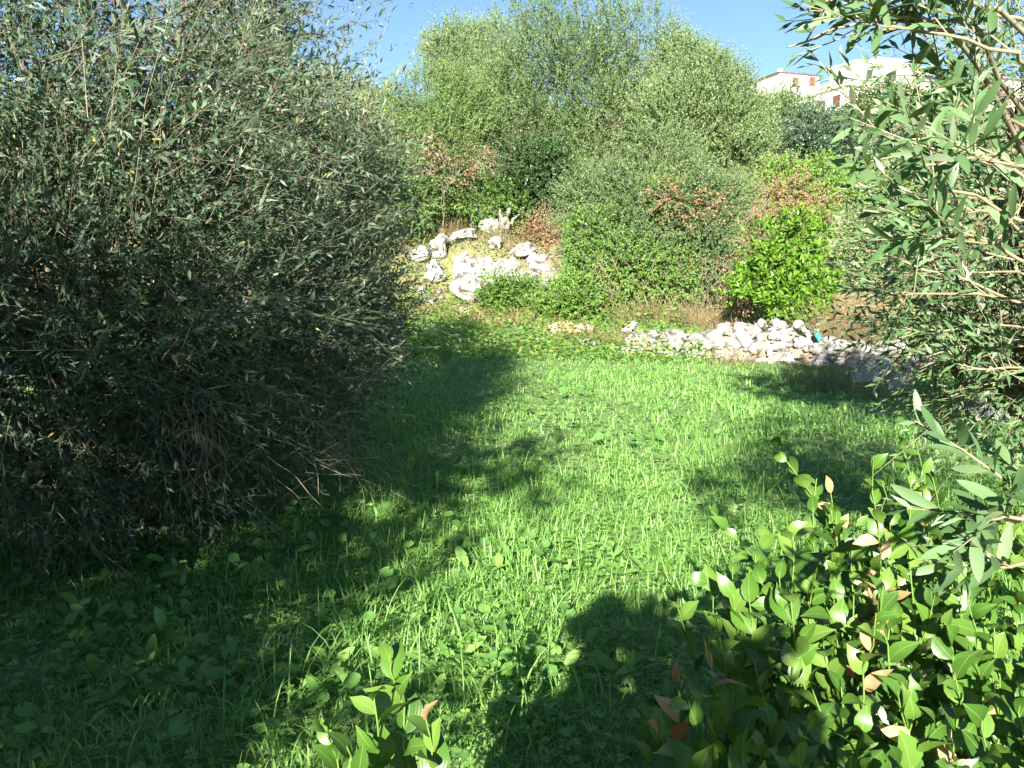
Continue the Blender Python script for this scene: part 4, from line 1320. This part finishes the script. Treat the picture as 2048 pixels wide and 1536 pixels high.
RL = [bent_leaf(v, M['ruscus'], bd, tw, sk) for (v, bd, tw, sk) in ((.05, -.35, .3, .1), (.2, .3, -.3, -.12), (.35, -.7, .1, .05), (.45, .1, .5, .15), (.55, -.2, -.5, -.05), (.65, -.5, .2, -.15), (.78, .35, 0, .1), (.92, -.1, -.2, 0), (.5, -.9, -.2, .1), (1.0, -.4, .4, -.1))]
RD = [bent_leaf(v, M['ruscus_dead'], bd, tw, sk) for (v, bd, tw, sk) in ((.15, -1.4, .8, .2), (.45, 1.1, -.9, -.2), (.75, -.8, 1.2, .1))]
GR = 'evergreen shoots of the right foreground clump'


def shoot(label, top, base_xy, leaf=.082, nl=14, dead=0.0, group=None, bare=.38):
    g_ = on_ground(base_xy[0], base_xy[1])
    top = np.asarray(top, float)
    rt = root('ruscus_shoot', g_, label, 'plant', group)
    n_ = 12
    t = np.linspace(0, 1, n_)[:, None]
    P_ = g_ * (1 - t) + top * t
    dxy = top - g_
    dxy[2] = 0
    P_ += -dxy * .25 * np.sin(t * math.pi) + rng.normal(0, .006, (n_, 3)) * t
    R_ = np.linspace(.0042, .0014, n_)
    V_, F_ = tube_batch(P_[None], R_[None], 6)
    link('stem', mesh_np('stem', V_, F_, None, M['ruscus_stem'], True), rt, g_)
    th = rng.uniform(0, 6.28)
    T0 = Matrix.Translation(-Vector(g_))
    for i in range(nl):
        f = bare + (1 - bare) * (i + .5) / nl
        p_ = np.array([np.interp(f, t[:, 0], P_[:, j]) for j in range(3)])
        q_ = np.array([np.interp(min(1, f + .05), t[:, 0], P_[:, j]) for j in range(3)])
        tan = nrm(q_ - p_) if f < .99 else nrm(P_[-1] - P_[-2])
        th += 2.4 + rng.normal(0, .35)
        A = nrm(np.cross(tan, np.array([0, 1, .1])))
        B = np.cross(tan, A)
        sp = (1.15 - .55 * f) + rng.normal(0, .2)
        sd_ = A * math.cos(th) + B * math.sin(th)
        d_ = tan * math.cos(sp) + sd_ * math.sin(sp)
        nn_ = nrm(tan * .7 - sd_ * .3 + rng.normal(0, .4, 3) + np.array([-.05, -.35, .25]))
        l_ = leaf * rng.uniform(.8, 1.15) * (1 - .35 * max(0, f - .8) / .2)
        w_ = l_ * rng.uniform(.48, .66)
        isd = rng.random() < dead
        me = RD[rng.integers(0, 3)] if isd else RL[rng.integers(0, len(RL))]
        o = link('leaf', me, rt)
        if isd:
            l_, w_ = l_ * .95, w_ * .7
            d_ = d_ + rng.normal(0, .3, 3)
        o.matrix_local = T0 @ leaf_matrix(p_, d_, nn_, l_, w_)
    return rt


def shoot_px(label, px, py, D, lean=(0, 0), **kw):
    tp = at(px, py, D)
    shoot(label, tp, (tp[0] + lean[0], tp[1] + lean[1]), **kw)


# single shoots that stand apart
shoot_px('evergreen shoot with a brown tip leaf, tallest of the front left group', 776, 1272, 1.42, (.06, .02), nl=13, leaf=.082, bare=.42)
shoot_px('front left evergreen shoot with withered orange leaves', 846, 1420, 1.32, (.03, .02), nl=13, dead=.3, bare=.45, leaf=.082)
shoot_px('low evergreen shoot at the left end of the front left group', 640, 1450, 1.30, (.12, .03), nl=14, bare=.45, leaf=.08)
shoot_px('evergreen shoot between the two taller ones of the front left group', 738, 1390, 1.34, (.06, .04), nl=13, bare=.45, leaf=.08)
shoot_px('short evergreen shoot low in the middle of the front left group', 700, 1500, 1.22, (.1, .05), nl=12, bare=.45, leaf=.088)
shoot_px('lone evergreen shoot standing in sunny grass above the photographer shadow', 1308, 1095, 2.15, (.16, -.15), nl=8, leaf=.075, bare=.55)
shoot_px('short evergreen shoot lit inside the photographer shadow', 1285, 1425, 1.75, (.12, 0), nl=8, leaf=.08, bare=.55)
shoot_px('arching evergreen shoot farthest back and tallest at the left of the clump', 1528, 865, 2.65, (.42, -.25), nl=17, leaf=.082, bare=.35)
shoot_px('arching evergreen shoot leaning left over the grass edge of the clump', 1425, 1020, 2.35, (.40, -.15), nl=16, leaf=.075)
shoot_px('evergreen shoot with the largest pale upright leaf in the clump', 1588, 1062, 1.72, (.02, 0), nl=12, leaf=.098)
shoot_px('evergreen shoot left in the clump beside the lone one', 1412, 1150, 2.05, (.10, 0), nl=11, leaf=.082)
shoot_px('evergreen shoot at the shade edge with spread leaves left in the clump', 1490, 1190, 1.75, (.08, 0), nl=13, leaf=.09)
shoot_px('evergreen shoot with curled orange leaves at the back of the clump', 1655, 965, 2.45, (.12, -.1), nl=9, dead=.6, leaf=.075)
shoot_px('evergreen shoot full of brown withered leaves in the middle of the clump', 1755, 1075, 2.0, (.05, 0), nl=13, dead=.85, leaf=.085)
shoot_px('withered grey-brown shoot in the photographer shadow', 1360, 1345, 1.6, (.03, 0), nl=9, dead=.9, leaf=.085)
shoot_px('tall evergreen shoot at the back right of the clump', 1745, 920, 2.2, (.1, 0), nl=12, leaf=.08)
shoot_px('evergreen shoot at the far back right under the near olive', 1835, 890, 2.3, (.1, 0), nl=12, leaf=.08)
shoot_px('small sunlit evergreen shoot at back right before the shaded boulder', 1790, 790, 2.9, (.15, 0), nl=9, leaf=.07)
# the dense clump
tops = []
cand = 0
while len(tops) < 110 and cand < 9000:
    cand += 1
    px, py = rng.uniform(1300, 2150), rng.uniform(935, 1560)
    edge = np.interp(py, [930, 1000, 1100, 1250, 1400, 1560], [1640, 1560, 1480, 1400, 1330, 1250])
    if px < edge:
        continue
    D = np.interp(py, [930, 1560], [2.45, 1.15]) + rng.normal(0, .1)
    tp = at(px, py, D)
    if any(np.linalg.norm(tp - q) < .092 for q in tops):
        continue
    if tp[2] > 1.2:
        continue
    tops.append(tp)
AREAS = [('in the photographer shadow at the bottom of the clump', lambda x, y: x < 1480 and y > 1300), ('at the sunny grass edge of the clump', lambda x, y: x < 1560 and y <= 1300), ('in the bottom right corner', lambda x, y: x > 1800 and y > 1330),
         ('along the bottom edge of the view', lambda x, y: y > 1380), ('under the near olive sprigs at the right edge', lambda x, y: x > 1800 and y < 1080), ('at the right edge, halfway up the clump', lambda x, y: x > 1960), ('right of the sunlit heart of the clump', lambda x, y: x > 1800), ('at the back of the clump by the withered brown shoot', lambda x, y: y < 1110), ('in the sunlit heart of the clump', lambda x, y: True)]
for tp in tops:
    qx, qy, _ = project(tp[None])
    where = next(a_[0] for a_ in AREAS if a_[1](qx[0], qy[0]))
    dead = .10 if rng.random() < .18 else .01
    shoot('glossy green evergreen shoot ' + where, tp, (tp[0] + rng.normal(.05, .06), tp[1] + rng.normal(.03, .06)), leaf=rng.uniform(.066, .09), nl=int(rng.integers(15, 20)), bare=.22, dead=dead, group=GR)


# ------------------------------------------------------------------ the photographer (casts the foreground shadow)
def skin_body(name, verts, edges, radii, mat, parent=None, sub=1):
    me = bpy.data.meshes.new(name)
    me.from_pydata(verts, edges, [])
    o = link(name, me, parent)
    sk = o.modifiers.new('skin', 'SKIN')
    for i, r in enumerate(radii):
        me.skin_vertices[0].data[i].radius = (r, r) if not isinstance(r, tuple) else r
        me.skin_vertices[0].data[i].use_root = (i == 0)
    sk.use_smooth_shade = True
    s = o.modifiers.new('smooth', 'SUBSURF')
    s.levels = s.render_levels = sub + 1
    me.materials.append(mat)
    return o


SKIN = solid_mat('skin', (0.42, 0.25, 0.17), (0.48, 0.30, 0.21), 10, .55)
SHIRT = solid_mat('blue_shirt', (0.05, 0.08, 0.16), (0.07, 0.10, 0.19), 30, .9)
TROUS = solid_mat('grey_trousers', (0.08, 0.08, 0.085), (0.11, 0.11, 0.115), 30, .9)
HAIR = solid_mat('dark_hair', (0.03, 0.02, 0.015), (0.05, 0.035, 0.025), 60, .6)
BLACK = solid_mat('black_plastic', (0.02, 0.02, 0.02), (0.03, 0.03, 0.03), 20, .4)
px0, py0 = -0.29, -0.42
g0 = float(height(px0, py0))
person = root('person', (px0, py0, g0), 'person in blue shirt and grey trousers raising a small camera, behind the viewpoint', 'person')
J = {'pel': (0, 0, .95), 'wa': (0, .01, 1.10), 'ch': (0, .0, 1.30), 'nk': (0, .0, 1.46), 'hd0': (0, .01, 1.54), 'hd1': (0, .015, 1.63), 'hd2': (0, .005, 1.70),
     'ls': (-.17, 0, 1.38), 'le': (-.2, .12, 1.14), 'lh': (-.02, .26, 1.28), 'rs': (.17, 0, 1.38), 're': (.27, .18, 1.28), 'rh': (.295, .34, 1.485),
     'lp': (-.09, 0, .92), 'lk': (-.11, .03, .50), 'la': (-.11, -.01, .08), 'lt': (-.13, .16, .035), 'rp': (.09, 0, .92), 'rk': (.11, .03, .50), 'ra': (.12, -.01, .08), 'rt': (.14, .16, .035)}
names = list(J)
ix = {n_: i for i, n_ in enumerate(names)}
Ed = [('pel', 'wa'), ('wa', 'ch'), ('ch', 'nk'), ('nk', 'hd0'), ('hd0', 'hd1'), ('hd1', 'hd2'), ('ch', 'ls'), ('ls', 'le'), ('le', 'lh'), ('ch', 'rs'), ('rs', 're'), ('re', 'rh'), ('pel', 'lp'), ('lp', 'lk'), ('lk', 'la'), ('la', 'lt'), ('pel', 'rp'), ('rp', 'rk'), ('rk', 'ra'), ('ra', 'rt')]
rad = {'pel': .13, 'wa': .12, 'ch': .135, 'nk': .055, 'hd0': .07, 'hd1': .092, 'hd2': .06, 'ls': .065, 'le': .045, 'lh': .032, 'rs': .065, 're': .045, 'rh': .032, 'lp': .09, 'lk': .06, 'la': .042, 'lt': .035, 'rp': .09, 'rk': .06, 'ra': .042, 'rt': .035}
skin_body('body', [J[n_] for n_ in names], [(ix[a], ix[b]) for a, b in Ed], [rad[n_] for n_ in names], SKIN, person)


def garment(name, nodes, edges, grow_, mat):
    ii = {n_: i for i, n_ in enumerate(nodes)}
    skin_body(name, [J[n_] for n_ in nodes], [(ii[a], ii[b]) for a, b in edges], [rad[n_] + grow_ for n_ in nodes], mat, person)


garment('shirt', ['wa', 'pel', 'ch', 'ls', 'le', 'rs', 're'], [('wa', 'pel'), ('wa', 'ch'), ('ch', 'ls'), ('ls', 'le'), ('ch', 'rs'), ('rs', 're')], .018, SHIRT)
garment('trousers', ['pel', 'lp', 'lk', 'la', 'rp', 'rk', 'ra'], [('pel', 'lp'), ('lp', 'lk'), ('lk', 'la'), ('pel', 'rp'), ('rp', 'rk'), ('rk', 'ra')], .016, TROUS)
skin_body('hair', [(0, -.02, 1.64), (0, -.03, 1.70), (0, -.04, 1.745), (0, -.05, 1.58), (0, -.055, 1.51), (.005, -.045, 1.785), (-.05, -.03, 1.62), (.05, -.03, 1.62)], [(0, 1), (1, 2), (0, 3), (3, 4), (2, 5), (0, 6), (0, 7)], [.12, .10, .06, .12, .12, .035, .095, .095], HAIR, person)
P = np.array([[[0, -.02, 1.685], [0, -.02, 1.70], [0, -.02, 1.705], [0, -.022, 1.76], [0, -.025, 1.815], [.01, -.03, 1.85], [.01, -.03, 1.856]]])
V, F = tube_batch(P, np.array([[.178, .172, .112, .10, .075, .035, .002]]), 24)
hat = link('straw_hat', mesh_np('straw_hat', V, F, None, M['dryweed'], True), person)
# fingers of both hands
for (h, dirs, tip) in (('rh', (.0, .35, 1.0), 1), ('lh', (.3, .35, .8), 1)):
    hx = np.array(J[h])
    for f in range(4):
        o_ = np.array([-.03 + .02 * f, .01, 0])
        dv = nrm(np.array(dirs) + np.array([.12 * (f - 1.5), 0, 0]))
        ln = (.07, .08, .078, .06)[f]
        a_ = hx + o_
        b_ = a_ + dv * ln * .55 + np.array([0, .008, 0])
        c_ = b_ + nrm(dv + np.array([0, .6, 0])) * ln * .5
        skin_body('finger', [tuple(a_), tuple(b_), tuple(c_)], [(0, 1), (1, 2)], [.010, .009, .007], SKIN, person, 0)
    a_ = hx + np.array([-.03, .01, -.01])
    b_ = a_ + np.array([-.03, .025, .02 * tip])
    c_ = b_ + np.array([-.005, .02, .03 * tip])
    skin_body('finger', [tuple(a_), tuple(b_), tuple(c_)], [(0, 1), (1, 2)], [.012, .010, .008], SKIN, person, 0)

cr = root('compact_camera', (0.0, -.045, CAM_H - .032), 'small black compact camera held at the viewpoint', 'camera')
bm = bmesh.new()
bmesh.ops.create_cube(bm, size=1)
bmesh.ops.scale(bm, vec=(.10, .024, .06), verts=bm.verts)
bmesh.ops.translate(bm, vec=(0.01, 0, .032), verts=bm.verts)
bmesh.ops.bevel(bm, geom=bm.edges[:], offset=.005, segments=2, affect='EDGES')
me = bpy.data.meshes.new('camera_body')
bm.to_mesh(me)
bm.free()
me.materials.append(BLACK)
link('camera_body', me, cr)
V, F = tube_batch(np.array([[[0, .0125, .032], [0, .03, .032]]], float), np.array([[.022, .019]]), 20)
link('lens', mesh_np('lens', V, F, None, BLACK, True), cr)
